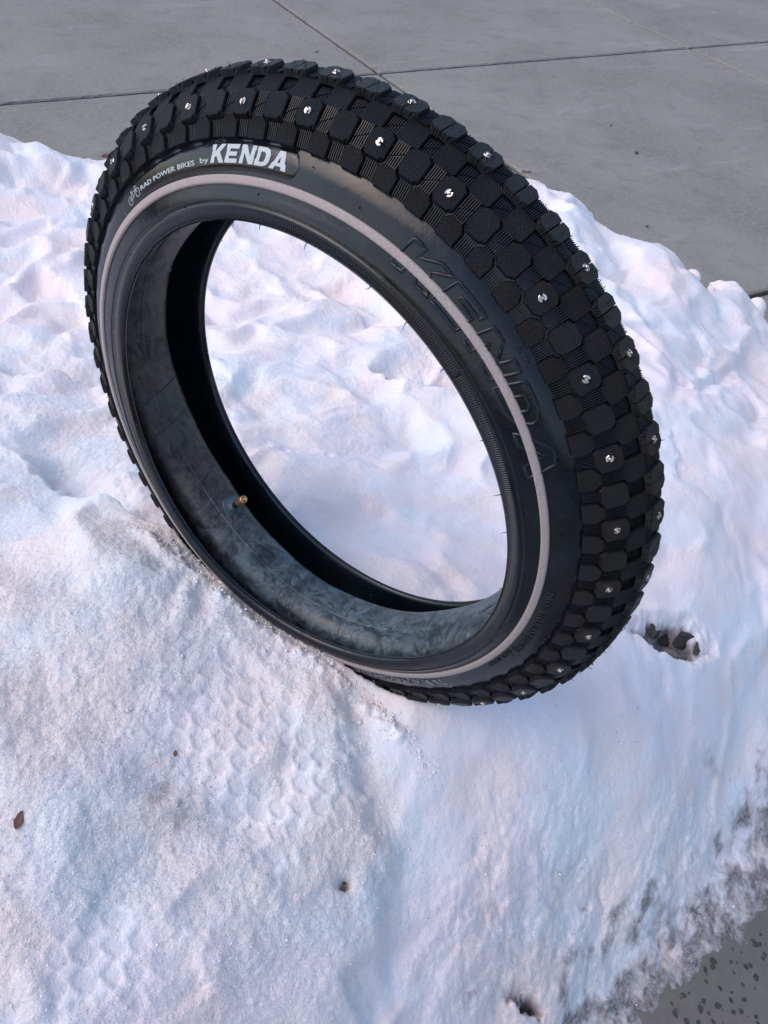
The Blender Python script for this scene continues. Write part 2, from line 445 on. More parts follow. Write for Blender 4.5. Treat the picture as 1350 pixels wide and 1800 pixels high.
for (u, v) in sil_r + sil_l:
    h = float(np.interp(u, [-60, 95, 190, 600, 960, 1000, 1140, 1215, 1345, 1450], [.15, .165, .14, .17, .21, .24, .285, .25, .16, .1]))
    x, y = at_h(u, v, h)
    d = math.hypot(x, y)
    if u <= 200: h -= 0.0
    Pa.append((x, y, h - 0.012))
    for q, hh in ((0.09, 0.02), (0.20, -0.05), (0.5, -0.12)):
        Pa.append((x * (1 + q / d), y * (1 + q / d), hh))
Pa = np.array(Pa)
def tps(r2): return 0.5 * r2 * np.log(r2 + 1e-9)
n = len(Pa)
Kk = tps(((Pa[:, None, :2] - Pa[None, :, :2]) ** 2).sum(-1)) + np.eye(n) * 0.0006
Q = np.c_[np.ones(n), Pa[:, :2]]
AA = np.block([[Kk, Q], [Q.T, np.zeros((3, 3))]])
sol = np.linalg.solve(AA, np.r_[Pa[:, 2], np.zeros(3)])
def H0(x, y):
    x = np.asarray(x, float); y = np.asarray(y, float)
    o = sol[n] + sol[n + 1] * x + sol[n + 2] * y
    for i in range(n):
        o = o + sol[i] * tps((x - Pa[i, 0]) ** 2 + (y - Pa[i, 1]) ** 2)
    return o
def px(u, v, H=None):
    """ground position of a pixel of the photograph on the smooth bank"""
    h = 0.25
    for _ in range(14):
        x, y = at_h(u, v, h); h = 0.5 * h + 0.5 * float(np.clip(H0(x, y), -0.05, 0.45))
    return np.array([x, y])

def axes(spx, dmax):
    """grid lines, fine near the camera and coarse far off"""
    return spx
def lines(lo, hi, c0, c1, fine, grow):
    a = list(np.arange(c0, c1, fine)); s = fine; x = a[-1]
    while x < hi: s *= grow; x += s; a.append(x)
    s = fine; x = c0; b = []
    while x > lo: s *= grow; x -= s; b.append(x)
    return np.array(b[::-1] + a)
GX = lines(-1.6, 3.6, -0.30, 0.86, 0.0021, 1.012)
GY = lines(-0.6, 3.6, -0.02, 0.95, 0.0021, 1.009)
X, Y = np.meshgrid(GX, GY, indexing='ij')
Hs = H0(X, Y)
XN = X - .25 * Hs; YN = Y + .30 * Hs      # noise follows the slope, so that relief is not drawn out downhill

def gauss(c, sx, sy=None, ang=0.0):
    sy = sy or sx
    dx = X - c[0]; dy = Y - c[1]
    ca, sa = math.cos(ang), math.sin(ang)
    u = dx * ca + dy * sa; v = -dx * sa + dy * ca
    return np.exp(-(u / sx) ** 2 - (v / sy) ** 2)
def seg(pa, pb):
    """distance to the segment and side"""
    d = pb - pa; L = np.linalg.norm(d); d = d / L
    t = (X - pa[0]) * d[0] + (Y - pa[1]) * d[1]; s_ = -(X - pa[0]) * d[1] + (Y - pa[1]) * d[0]
    return t / L, s_
# which parts of the bank are rough (granular) and which are smooth
swA, swB = px(760, 1240), px(880, 1640)
rough = np.ones_like(X) * 0.45
for (u, v, sg, amt) in [(150,1250,.16,.5),(400,1500,.14,.5),(150,1600,.16,.4),(300,1050,.1,.4),(100,750,.14,.25),(600,1650,.1,.1),(560,1350,.05,.3)]:
    rough += amt * gauss(px(u, v), sg)
for (u, v, sg, amt) in [(850,1350,.11,.55),(950,1250,.1,.4),(760,1250,.05,.5),(1100,1350,.12,.4),(1150,700,.3,.45),(700,900,.12,.25),(1150,950,.2,.4),(700,1750,.08,.3),(300,600,.2,.1)]:
    rough -= amt * gauss(px(u, v), sg)
rough = np.clip(rough, 0.14, 1.0)
wxx = XN + fbm(XN, YN, .12, 2, 101) * .035; wyy = YN + fbm(XN, YN, .12, 2, 103) * .035
bil_ = np.sqrt(fbm(wxx, wyy, 0.17, 2, 105, .4) ** 2 + .012)
bil2 = np.sqrt(fbm(wyy + 3, wxx, 0.08, 2, 107, .4) ** 2 + .014)
calm = 1 - .8 * gauss(px(800, 1330), .11) - .6 * gauss(px(1020, 1330), .13) - .3 * gauss(px(700, 850), .12)
far_ = sstep(.35, .9, Y)
icy = np.clip(gauss(px(1000, 1600), .11) + gauss(px(1200, 1500), .07) + gauss(px(850, 1700), .07) + .6 * gauss(px(620, 1500), .04), 0, 1)
big = fbm(XN, YN, 0.22, 2, 1) * 0.012 + calm * ((.3 - bil_) * (.024 + .016 * far_) + (.25 - bil2) * (.005 + .003 * far_))
lump = np.abs(fbm(XN + 0.02 * fbm(XN, YN, .05, 2, 77), YN, 0.05, 4, 9, 0.55))
Hs = Hs + big
Hs = Hs + icy * .42 * (fbm(XN, YN, .045, 3, 131, .6) * .009 - np.exp(-(fbm(XN, YN, .06, 3, 133, .55) / .09) ** 2) * .006 + (0.2 - np.abs(fbm(XN, YN, .018, 3, 135, .6))) * .003)
rough = np.clip(rough + .35 * icy, 0, 1)
Hbase = Hs.copy()
Hs = Hs + (0.10 + rough * .75) * (0.5 - lump) * 0.0028 + fbm(XN, YN, .035, 2, 15) * .0012
Hs = Hs + rough * ((fbm(XN, YN, 0.020, 4, 21, 0.65) * 0.0011 * (.4 + sstep(-.5, .6, fbm(XN, YN, .09, 2, 27))) + np.abs(fbm(XN, YN, 0.011, 3, 23, 0.6)) * 0.0009))
Hs = Hs + (0.15 + rough) * fbm(XN, YN, 0.0055, 2, 31, 0.6) * 0.0009

def dip(u, v, sx, sy, ang, depth): 
    global Hs
    Hs = Hs - depth * gauss(px(u, v), sx, sy, ang)
def pdir(u0, v0, u1, v1):
    a = px(u0, v0); b = px(u1, v1); return math.atan2(b[1] - a[1], b[0] - a[0]), np.linalg.norm(b - a)
def crest(pts, drop, soft, reach, side=1):
    """a scarp: the snow on one side of the line is lower by drop, fading with distance"""
    global Hs
    P_ = [px(*q) for q in pts]
    best = np.full(X.shape, 9.0); sgn = np.zeros(X.shape); tt = np.zeros(X.shape)
    for k in range(len(P_) - 1):
        a, b = P_[k], P_[k + 1]
        d = b - a; L = np.linalg.norm(d); d = d / L
        t = np.clip((X - a[0]) * d[0] + (Y - a[1]) * d[1], 0, L)
        qx = X - (a[0] + d[0] * t); qy = Y - (a[1] + d[1] * t)
        dist = np.hypot(qx, qy); s_ = np.sign(-(X - a[0]) * d[1] + (Y - a[1]) * d[0])
        m_ = dist < best
        best = np.where(m_, dist, best); sgn = np.where(m_, s_, sgn); tt = np.where(m_, (k + t / L) / (len(P_) - 1), tt)
    sd_ = best * sgn * side + fbm(XN, YN, 0.02, 3, 61) * 0.006
    fade = np.exp(-np.maximum(sd_, 0) / reach) * sstep(0, .18, tt) * (1 - sstep(.82, 1, tt))
    Hs = Hs - drop * sstep(-soft, soft, sd_) * fade
# hollow left by a foot, with its soft near rim
a, L = pdir(70, 830, 250, 905)
crest([(40, 800), (85, 838), (140, 860), (210, 885), (290, 925)], 0.050, 0.009, 0.06, 1)
dip(120, 815, .045, .03, a, .012)
# ledge further up left
crest([(-40, 640), (40, 655), (110, 652), (175, 655), (230, 668)], 0.038, 0.006, 0.06, 1)
crest([(60, 470), (110, 500), (150, 540), (160, 590)], 0.012, 0.008, 0.06, -1)
crest([(-30, 440), (60, 420), (160, 400), (230, 410)], 0.012, 0.012, 0.10, 1)
# inside the ring
crest([(640, 640), (690, 668), (740, 678), (800, 692), (860, 720)], 0.060, 0.006, 0.08, 1)
crest([(560, 500), (605, 528), (640, 500)], 0.018, 0.008, 0.06, 1)
crest([(430, 760), (520, 790), (620, 800), (700, 830)], 0.010, 0.014, 0.08, 1)
dip(676, 900, .012, .010, 0, .006)
dip(780, 1030, .03, .015, 0.3, .008)
# step between the rough trodden snow and the smooth strip pressed by the tyre
crest([(570, 1170), (610, 1240), (625, 1330), (645, 1420), (690, 1490), (680, 1525), (640, 1530)], 0.020, 0.016, 0.16, 1)
crest([(1010, 1200), (1035, 1270), (1045, 1350), (1055, 1420)], 0.004, 0.010, 0.05, 1)
crest([(830, 1520), (870, 1580), (900, 1640), (950, 1680)], 0.006, 0.012, 0.05, -1)
crest([(600, 1700), (625, 1760), (660, 1830)], 0.018, 0.008, 0.05, 1)
crest([(250, 1580), (300, 1640), (340, 1700), (370, 1760)], 0.010, 0.008, 0.06, -1)
# folds on the right
crest([(1180, 640), (1225, 668), (1275, 640), (1330, 600)], 0.020, 0.009, 0.09, -1)
crest([(1210, 560), (1250, 610), (1230, 660)], 0.014, 0.012, 0.06, -1)
crest([(1180, 740), (1200, 790), (1190, 850)], 0.008, 0.008, 0.06, 1)
crest([(1010, 430), (1060, 440), (1100, 470)], 0.012, 0.012, 0.08, 1)
for (u, v, r_, h_) in [(1010,392,.05,.020),(1050,400,.045,.018),(1140,450,.08,.020),(1200,505,.05,.015),(1285,560,.04,.018),(1310,585,.03,.012),(1240,530,.03,.012),(60,275,.08,.014),(110,290,.06,.012),(20,700,.04,.010),(230,700,.04,.008),(180,960,.05,.010)]:
    Hs = Hs + h_ * gauss(px(u, v), r_)
# holes melted down to the ground
dip(605, 1553, .0065, .005, 0, .016)
wx_, wy_ = X, Y
X = X + fbm(wx_, wy_, 0.018, 3, 71) * 0.007; Y = Y + fbm(wx_, wy_, 0.018, 3, 73) * 0.007
dip(932, 1764, .015, .006, -0.75, .05)
dip(905, 1747, .012, .004, -0.75, .022)
dip(1037, 1583, .013, .0045, 0.2, .011)
dip(1060, 1560, .010, .004, 0.8, .009)
dip(1235, 1590, .016, .006, -0.6, .012)
dip(1010, 1600, .03, .012, 0.4, .006)
X, Y = wx_, wy_
dip(1165, 1650, .012, .018, 0.3, .014)
dip(980, 1235, .004, .004, 0, .003)
ha, hL = pdir(1112, 1096, 1256, 1143)
hc = px(1182, 1122)
dxh = X - hc[0]; dyh = Y - hc[1]
uh = (dxh * math.cos(ha) + dyh * math.sin(ha)) / (hL * 0.54); vh = (-dxh * math.sin(ha) + dyh * math.cos(ha)) / (hL * 0.24)
rh = np.hypot(uh, vh) + 0.22 * fbm(XN, YN, 0.025, 3, 44)
hole = 1 - sstep(0.75, 1.12, rh)
hole2 = 1 - sstep(0.2, 1.1, rh * 1.12)
hole = 1 - sstep(0.45, 0.95, rh * 1.12)
Hs = Hs - hole2 * 0.050
# prints of the tread pressed into the snow: rows of blocks, half a pitch apart
PRS = np.zeros_like(X)
def prints(u0, v0, u1, v1, width, depth, seed, stamp=0.0145):
    global Hs
    a = px(u0, v0); b = px(u1, v1); d = b - a; L = np.linalg.norm(d); d = d / L
    wob = fbm(XN, YN, 0.06, 2, seed) * 0.004
    t = (X - a[0]) * d[0] + (Y - a[1]) * d[1] + wob; s_ = -(X - a[0]) * d[1] + (Y - a[1]) * d[0] + wob
    fade = sstep(-0.01, 0.03, t) * (1 - sstep(L - 0.03, L + 0.01, t)) * (1 - sstep(width * 0.75, width, np.abs(s_)))
    patch = sstep(-0.6, 0.0, fbm(XN, YN, 0.05, 2, seed + 3))
    row = np.floor(s_ / stamp + 0.5); rs_ = s_ - row * stamp
    pit = 0.0255
    tt = (t + (row % 2) * pit / 2); col_ = np.floor(tt / pit + 0.5); rt = tt - col_ * pit
    q = np.maximum(np.abs(rt) / 0.0098, np.abs(rs_) / 0.0074); q = np.maximum(q, (np.abs(rt) / 0.0098 + np.abs(rs_) / 0.0074) / 1.62)
    q = q + 0.14 * fbm(XN, YN, 0.006, 2, seed + 9)
    blk = 1 - sstep(0.78, 1.0, q)
    sm = fade * 0.55
    Hs = Hs - fade * patch * .7 * (Hs - HF) - (depth * blk + .001) * fade * patch
    PRS[:] = np.maximum(PRS, blk * fade * patch)
    return fade * patch
def blur(A_, r_):
    for ax in (0, 1):
        c_ = np.cumsum(np.concatenate([np.repeat(np.take(A_, [0], ax), r_ + 1, ax), A_, np.repeat(np.take(A_, [-1], ax), r_, ax)], ax), ax)
        n_ = A_.shape[ax]
        A_ = (np.take(c_, np.arange(2 * r_ + 1, 2 * r_ + 1 + n_), ax) - np.take(c_, np.arange(0, n_), ax)) / (2 * r_ + 1)
    return A_
HF = blur(blur(Hs, 6), 6)
f1 = prints(330, 1190, 590, 1500, 0.062, 0.0022, 91)
f2 = prints(60, 1640, 260, 1830, 0.062, 0.0022, 95)
f3 = prints(260, 1130, 420, 1250, 0.03, 0.0018, 99)
rough = np.clip(rough * (1 - 0.6 * np.maximum(f1, f2)), 0.04, 1)
# the tyre sits in its own groove: keep the snow below the tread
ax_h = RW[:, 2][:2] / np.linalg.norm(RW[:, 2][:2]); s_h = np.array([-ax_h[1], ax_h[0]])
rim_n = fbm(XN, YN, .014, 4, 121, .6)
for it in range(3):
    zc = Hs - TW[2]
    loc = np.stack([X - TW[0], Y - TW[1], zc], -1) @ RW        # tyre frame coordinates
    zz = loc[..., 2]; rr = np.hypot(loc[..., 0], loc[..., 1]); th = np.arctan2(loc[..., 1], loc[..., 0])
    c2, s2, c3, s3 = np.cos(2 * th), np.sin(2 * th), np.cos(3 * th), np.sin(3 * th)
    g_ = 1 + HARM[0] * c2 + HARM[1] * s2 + HARM[2] * c3 + HARM[3] * s3
    dz = .2 * (HARM[4] * c2 + HARM[5] * s2 + HARM[6] * c3 + HARM[7] * s3)
    zi = zz - dz
    Rp = np.interp(zi, [-.0555, -.052, -.045, -.0350, -.0260, -.0110, .0040, .0176, .0314, .0372, .042, .0475, .054, .0565],
                   [.19, .222, .250, .2590, .2735, .2840, .2893, .2803, .2712, .2600, .246, .2267, .205, .19]) * g_ - 0.0025
    inside = (zi > -.0555) & (zi < .0565) & (rr < Rp)
    # lowest point of the tread straight below
    s0 = (X - TW[0]) * s_h[0] + (Y - TW[1]) * s_h[1]
    low = TW[2] - np.sqrt(np.maximum(Rp ** 2 - s0 ** 2, 0))
    m_ = inside & (Hs > low) & (np.abs(s0) < 0.285) & (Hs < TW[2])
    Hs = np.where(m_, low, Hs)
contact = inside
nearf = np.exp(-((zi - .0630) / .0075) ** 2) * (zi > .0565) * (np.abs(s0) < .2) * (rr < .30) * (Hs < TW[2])
Hs = Hs + nearf * (.0035 + .0045 * rim_n)
# dirt carried by the thin melting edge and round the holes
def pdist(pts):
    P_ = [np.array(at_h(u, v, 0.0)) for u, v in pts]; best = np.full(X.shape, 9.0); sg = np.zeros(X.shape)
    for k in range(len(P_) - 1):
        a, b = P_[k], P_[k + 1]; d = b - a; L = np.linalg.norm(d); d = d / L
        t = np.clip((X - a[0]) * d[0] + (Y - a[1]) * d[1], 0, L)
        dd = np.hypot(X - a[0] - d[0] * t, Y - a[1] - d[1] * t); m_ = dd < best
        best = np.where(m_, dd, best); sg = np.where(m_, np.sign(-(X - a[0]) * d[1] + (Y - a[1]) * d[0]), sg)
    return best * sg
dz_ = pdist([(1700, 1100), (1440, 1250), (1325, 1370), (1285, 1520), (1195, 1610), (1080, 1660), (1000, 1780), (950, 1950)])   # positive towards the bank or away, fixed below
sgn0 = np.sign(dz_[np.searchsorted(GX, 0.2), np.searchsorted(GY, 0.4)])
dz_ = -dz_ * sgn0                         # > 0 on the melting side
nz = fbm(XN, YN, 0.06, 5, 51, 0.62)
dirt = sstep(-0.075, 0.06, dz_ + nz * 0.05) * (0.62 + 0.38 * sstep(-.4, .5, fbm(XN, YN, 0.03, 4, 57)))
dirt = np.maximum(dirt, .9 * (1 - sstep(-.004, .030, Hs + nz * .012)) * (dz_ > -.06))
dirt = np.maximum(dirt, hole)
for (u, v, s1, s2_, an, am) in [(605,1553,.006,.005,0,.9),(932,1765,.02,.009,-.75,1.0),(1037,1583,.012,.005,.2,.55),(1235,1590,.02,.012,-.6,.55),(1165,1650,.012,.02,.3,.5),(320,1420,.030,.022,.4,.50),(285,1385,.035,.015,.8,.48),(360,1450,.02,.03,.3,.45),(420,1500,.02,.014,0,.35),(840,1485,.012,.010,0,.42),(1340,1440,.05,.06,0,.55),(1250,1340,.05,.02,-.6,.45),(1140,1750,.04,.04,0,.5),(1060,1780,.03,.03,0,.3),(650,1755,.01,.03,.4,.35)]:
    dirt = np.maximum(dirt, am * gauss(px(u, v), s1, s2_, an))
dirt = np.clip(np.maximum(dirt, icy * .40 * sstep(-.3, .5, fbm(XN, YN, .05, 3, 137))), 0, 1)
Hs = np.where((Hs > .0) & (Hs < .06) & (dz_ > -.09), Hs * (.35 + .65 * Hs / .06), Hs)
Hs = Hs + np.where(Hs > -.03, sstep(.1, .6, dirt), 0) * .8 * (fbm(XN, YN, 0.022, 4, 81, .6) * .0034 + np.abs(fbm(XN, YN, 0.009, 3, 83, .6)) * .0022 - .001)
PS = np.stack([X, Y, Hs], -1)
snow = grid_mesh('snow_bank', PS, M_snow)
tag(snow, kind='structure')
for nm, arr in (('dirt', dirt), ('rough', rough), ('pressed', PRS)):
    a_ = snow.data.attributes.new(nm, 'FLOAT', 'POINT'); a_.data.foreach_set('value', arr.reshape(-1).astype(np.float32))
def bil(x, y):
    i = int(np.clip(np.searchsorted(GX, x) - 1, 0, len(GX) - 2)); j = int(np.clip(np.searchsorted(GY, y) - 1, 0, len(GY) - 2))
    return float(max(Hs[i, j], Hs[i + 1, j], Hs[i, j + 1], Hs[i + 1, j + 1]))
def surf_px(u, v):
    """first hit of the pixel's ray with the snow or the pavement"""
    d = ray(u, v); d = d / np.linalg.norm(d); k = 0.35
    while k < 6:
        p_ = d * k; z_ = HC + p_[2]
        h_ = max(bil(p_[0], p_[1]), 0.0) if (GX[0] < p_[0] < GX[-1] and GY[0] < p_[1] < GY[-1]) else 0.0
        if z_ <= h_: return np.array([p_[0], p_[1], h_])
        k += 0.002
    return np.array([d[0] * k, d[1] * k, 0])

# ------------------------------------------------------------------ the tyre
tyre = bpy.data.objects.new('fat_tyre', None); link(tyre)
tyre.matrix_world = MW()
tyre.empty_display_size = 0.1
tag(tyre, 'black studded fat bike tyre with a pale reflective stripe standing upright in the snow bank', 'tyre')

prof = [  # r, z, weights (near bead, stripe, far bead, tube)
 (.2130,.0440,1,0,0),(.2060,.0462,1,0,0),(.2015,.0485,1,0,0),(.1997,.0512,1,0,0),(.2003,.0538,1,0,0),(.2028,.0553,1,0,0),(.2055,.0559,1,0,0),(.2085,.0557,1,0,0),(.2106,.0548,1,0,0),
 (.2113,.0537,1,0,0),(.2121,.0534,.9,.1,0),(.2135,.0532,.8,.2,0),(.2160,.0524,.6,.4,0),(.2190,.0510,.3,.7,0),(.2222,.0492,0,1,0),(.2267,.0474,0,1,0),(.2312,.0458,0,1,0),
 (.2345,.0448,0,.85,0),(.2380,.0435,0,.7,0),(.2410,.0422,0,.55,0),(.2440,.0405,0,.4,0),(.2470,.0382,0,.25,0),(.2495,.0360,0,.15,0),(.2515,.0345,0,.1,0)]
side_end = len(prof)
for b in ROWB: prof.append((b[0], b[1], 0, 0, 0))
# smooth the tread base between rows
dense = []
tb = np.array([(p[0], p[1]) for p in prof[side_end:]])
def cr(P0, P1, P2_, P3, t): return 0.5 * ((2 * P1) + (-P0 + P2_) * t + (2 * P0 - 5 * P1 + 4 * P2_ - P3) * t * t + (-P0 + 3 * P1 - 3 * P2_ + P3) * t ** 3)
ext = np.vstack([[(.2515, .0345)], tb, [(.250, -.044)]])
for i in range(1, len(ext) - 2):
    for t in (0, .25, .5, .75): dense.append(cr(ext[i - 1], ext[i], ext[i + 1], ext[i + 2], t))
dense.append(ext[-2])
prof = prof[:side_end] + [(q[0], q[1], 0, 0, 0) for q in dense] + [
 (.2500,-.0405,0,0,0),(.2450,-.0450,0,0,0),(.2370,-.0495,0,.0,.1),(.2267,-.0530,0,0,.3),(.2160,-.0545,0,0,.7),(.2118,-.0552,0,0,1),(.2085,-.0560,0,0,1),(.2040,-.0560,0,0,1),
 (.2015,-.0545,0,0,1),(.2008,-.0525,0,0,1),(.2025,-.0500,0,0,1),(.2080,-.0480,0,0,.9),(.2180,-.0490,0,0,.5),(.2300,-.0480,0,0,.2),(.2400,-.0430,0,0,0),(.2500,-.0330,0,0,0),(.2620,-.0230,0,0,0),
 (.2720,-.0140,0,0,0),(.2790,-.0060,0,0,0),(.2800,.0030,0,0,0),(.2730,.0130,0,0,0),(.2640,.0240,0,0,0),(.2540,.0300,0,0,0),(.2420,.0360,0,0,0),(.2300,.0410,0,.3,0),(.2200,.0435,.5,.5,0)]
pr = np.array(prof)
NTH = 496
th = np.linspace(0, 2 * PI, NTH, endpoint=False)
Pc = np.zeros((NTH, len(pr), 3)); UV = np.zeros((NTH, len(pr), 2))
vcoord = np.full(len(pr), 0.5); vcoord[5:9] = np.linspace(.11, .19, 4); vcoord[:5] = np.linspace(0, .08, 5)
for k, (r, z, a, b, c) in enumerate(pr):
    Pc[:, k] = warp(r, z, th, (a, b, c, 0)); UV[:, k, 0] = th / (2 * PI); UV[:, k, 1] = vcoord[k]
# the bead ring is a separate strip, the sidewalls and tread base another
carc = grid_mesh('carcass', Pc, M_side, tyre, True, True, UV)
ps_r = np.array([p_[0] for p_ in prof[:side_end]]); ps_z = np.array([p_[1] for p_ in prof[:side_end]])
ps_w = np.array([p_[2:5] for p_ in prof[:side_end]])
def side(r, th_, off=0.0):
    """a point of the near sidewall, lifted off by a distance"""
    r = np.asarray(r, float); th_ = np.asarray(th_, float)
    rr_ = ps_r[5:]; z = np.interp(r, rr_, ps_z[5:])
    wn_ = np.interp(r, rr_, ps_w[5:, 0]); ws_ = np.interp(r, rr_, ps_w[5:, 1])
    sl = (np.interp(r + .001, rr_, ps_z[5:]) - np.interp(r - .001, rr_, ps_z[5:])) / .002
    nl = np.sqrt(1 + sl * sl)
    return warp(r - off * sl / nl, z + off / nl, th_, (wn_, ws_, 0, 0))

# stripe
rs_ = np.array([.2238, .2241, .2253, .2267, .2281, .2293, .2296]); of = np.array([-.0002, .0016, .0018, .0018, .0018, .0016, -.0002])
PSt = np.stack([side(np.full(NTH, r), th, o_) for r, o_ in zip(rs_, of)], 1)
grid_mesh('reflective_stripe', PSt, M_stripe, tyre, True, False)
# raised moulding lines
def ringline(name, r, w, h, t0=0, t1=2 * PI, mat=M_side, nn=400):
    full = abs(t1 - t0 - 2 * PI) < 1e-6
    tt = np.linspace(t0, t1, nn, endpoint=not full)
    P_ = np.stack([side(np.full(nn, r + dr), tt, o_) for dr, o_ in ((-w, -.0002), (-w * .5, h), (w * .5, h), (w, -.0002))], 1)
    return grid_mesh(name, P_, mat, tyre, full, False)
ringline('moulding_line', .2142, .0005, .0006)

# tread blocks
def knob_mesh(name, L, W, H, split=False, flat_side=0, mat=M_knob):
    """a hexagonal rubber block with chamfered corners; x along the tyre, y across, z outwards"""
    l, w = L / 2, W / 2
    out = [(l, -w * .66), (l * .97, w * .66), (l * .56, w), (-l * .52, w * .97), (-l, w * .66), (-l * .97, -w * .66), (-l * .56, -w), (l * .52, -w * .97)]
    if flat_side:   # shoulder block: straight, stepped outer side
        out = [(l * .94, -w), (l, -w * .1), (l, w * .35), (l * .45, w * 1.12), (-l * .45, w * 1.12), (-l, w * .35), (-l, -w * .1), (-l * .94, -w)]
    V = []; F = []
    def lobe(out, z):
        b0 = len(V); m = len(out)
        cx = sum(p[0] for p in out) / m; cy = sum(p[1] for p in out) / m
        for (sc, zz) in ((1.05, -H - .0012), (1.0, z - .0006), (.95, z)):
            for (x, y) in out: V.append((cx + (x - cx) * sc, cy + (y - cy) * sc, zz))
        for r in range(2):
            for k in range(m):
                q = (k + 1) % m
                F.append((b0 + r * m + k, b0 + r * m + q, b0 + (r + 1) * m + q, b0 + (r + 1) * m + k))
        F.append(tuple(b0 + 2 * m + k for k in range(m)))
    if split:
        g_ = l * .03
        lobe([(l, -w * .64), (l, w * .64), (l * .56, w), (g_, w * .92), (g_, -w * .92), (l * .56, -w)], 0)
        lobe([(-g_, -w * .92), (-g_, w * .92), (-l * .56, w), (-l, w * .64), (-l, -w * .64), (-l * .56, -w)], 0)
        b0 = len(V)
    else:
        lobe(out, 0)
    me = bpy.data.meshes.new(name)
    me.from_pydata(V, [], F); me.update(); me.materials.append(mat)
    return me
# stud: a notched flange, a collar and a carbide pin
def stud_mesh(pinmat):
    V = []; F = []; mi = []
    def ring(r, z, nn=12):
        b = len(V)
        for k in range(nn): V.append((r * math.cos(2 * PI * k / nn), r * math.sin(2 * PI * k / nn), z))
        return b
    # two crescent halves of the flange
    for half in (0, 1):
        a0 = half * PI + 0.42; a1 = half * PI + PI - 0.42; m = 7
        b = len(V)
        for k in range(m):
            a_ = a0 + (a1 - a0) * k / (m - 1)
            for (r, z) in ((.0031, -.0006), (.0031, .0005), (.0026, .0009), (.0015, .0007), (.0015, -.0006)):
                V.append((r * math.cos(a_), r * math.sin(a_), z))
        for k in range(m - 1):
            for j in range(4):
                F.append((b + k * 5 + j, b + (k + 1) * 5 + j, b + (k + 1) * 5 + j + 1, b + k * 5 + j + 1)); mi.append(0)
        F.append((b, b + 1, b + 2, b + 3, b + 4)); mi.append(0)
        q = b + (m - 1) * 5
        F.append((q + 4, q + 3, q + 2, q + 1, q)); mi.append(0)
    rings_ = [ring(.00135, -.0005), ring(.00135, .0016), ring(.0010, .0021), ring(.0005, .0022)]
    for i in range(3):
        for k in range(12):
            q = (k + 1) % 12
            F.append((rings_[i] + k, rings_[i] + q, rings_[i + 1] + q, rings_[i + 1] + k)); mi.append(1)
    F.append(tuple(rings_[3] + k for k in range(12))); mi.append(0)
    me = bpy.data.meshes.new('stud')
    me.from_pydata(V, [], F); me.update(); me.materials.append(M_steel); me.materials.append(pinmat)
    me.polygons.foreach_set('material_index', mi)
    return me
stud_m = stud_mesh(M_copper)
PT = 2 * PI / NK
def frame(i, thc, dr=0.0):
    """local frame of a block of row i at an angle"""
    r, z = ROWS[i]; t = row_tan(i); nn_ = np.array([-t[1], t[0]])
    P0 = warp(r + nn_[0] * dr, z + nn_[1] * dr, np.array(thc))
    e = 1e-4
    xa = warp(r, z, np.array(thc + e)) - warp(r, z, np.array(thc - e)); xa /= np.linalg.norm(xa)
    ya = warp(r + t[0] * e, z + t[1] * e, np.array(thc)) - warp(r - t[0] * e, z - t[1] * e, np.array(thc)); ya /= np.linalg.norm(ya)
    za = np.cross(xa, ya); za /= np.linalg.norm(za); ya = np.cross(za, xa)
    rad = np.array([math.cos(thc), math.sin(thc), 0]) * nn_[0] + np.array([0, 0, 1]) * nn_[1]
    if za @ rad < 0: za = -za; ya = -ya; xa = xa
    m = Matrix([[xa[k], ya[k], za[k], P0[k]] for k in range(3)] + [[0, 0, 0, 1]])
    return m, P0, xa, ya, za
wid = [.0138, .0178, .0182, .0184, .0180, .0178, .0150]
lenf = [.59, .61, .62, .67, .64, .61, .58]
kmesh = []
for i in range(7):
    L = lenf[i] * PT * ROWS[i][0]
    kmesh.append(knob_mesh('knob', L, wid[i], KH, split=(i == 3), flat_side=(i in (0, 6))))
# blocks with a stud, counted along the tyre; one gap of three, as in the photograph
st_idx = [-8, -6, -4, -2, 0, 2, 4, 6, 9, 11, 13, 15, 17, 19, 21, 23, 25, 27, 29, 31, 33, 35, 37, 40, 42, 44, 46, 48, 50, 52]
st_idx = set(q % NK for q in st_idx)
far_V, far_F = [], []
# frame orientation flips y for the frames above, so remember which way y points
for i in range(7):
    off = 0.0 if i in (1, 3, 5) else 0.5
    for k in range(NK):
        thc = PH + PITCH * (k + off)
        m, P0, xa, ya, za = frame(i, thc)
        if i in (0, 6):
            # the flat outer side must face away from the crown
            outward = np.array([0, 0, 1.0 if i == 0 else -1.0])
            if ya @ outward > 0:
                m = m @ Matrix.Rotation(PI, 4, 'Z')
        if i <= 3:
            o = bpy.data.objects.new('knob', kmesh[i]); link(o); o.parent = tyre
            o.matrix_local = m
            if i in (1, 3) and k in st_idx and not (math.cos(thc + PI / 2) > 0.94 and False):
                so = bpy.data.objects.new('stud', stud_m); link(so); so.parent = o
                so.matrix_local = Matrix.Translation((random.uniform(-.0006, .0006), random.uniform(-.0005, .0005), 0.0)) @ Matrix.Rotation(random.uniform(0, PI), 4, 'Z') @ Matrix.Rotation(random.uniform(-.15, .15), 4, 'X') @ Matrix.Scale(.84, 4)
        else:
            b0 = len(far_V); me = kmesh[i]
            for v in me.vertices: far_V.append(tuple(m @ v.co))
            for f_ in me.polygons: far_F.append(tuple(b0 + q for q in f_.vertices))
o = mesh_obj('far_side_knobs', far_V, far_F, M_rib, tyre); tag(o, kind='stuff')
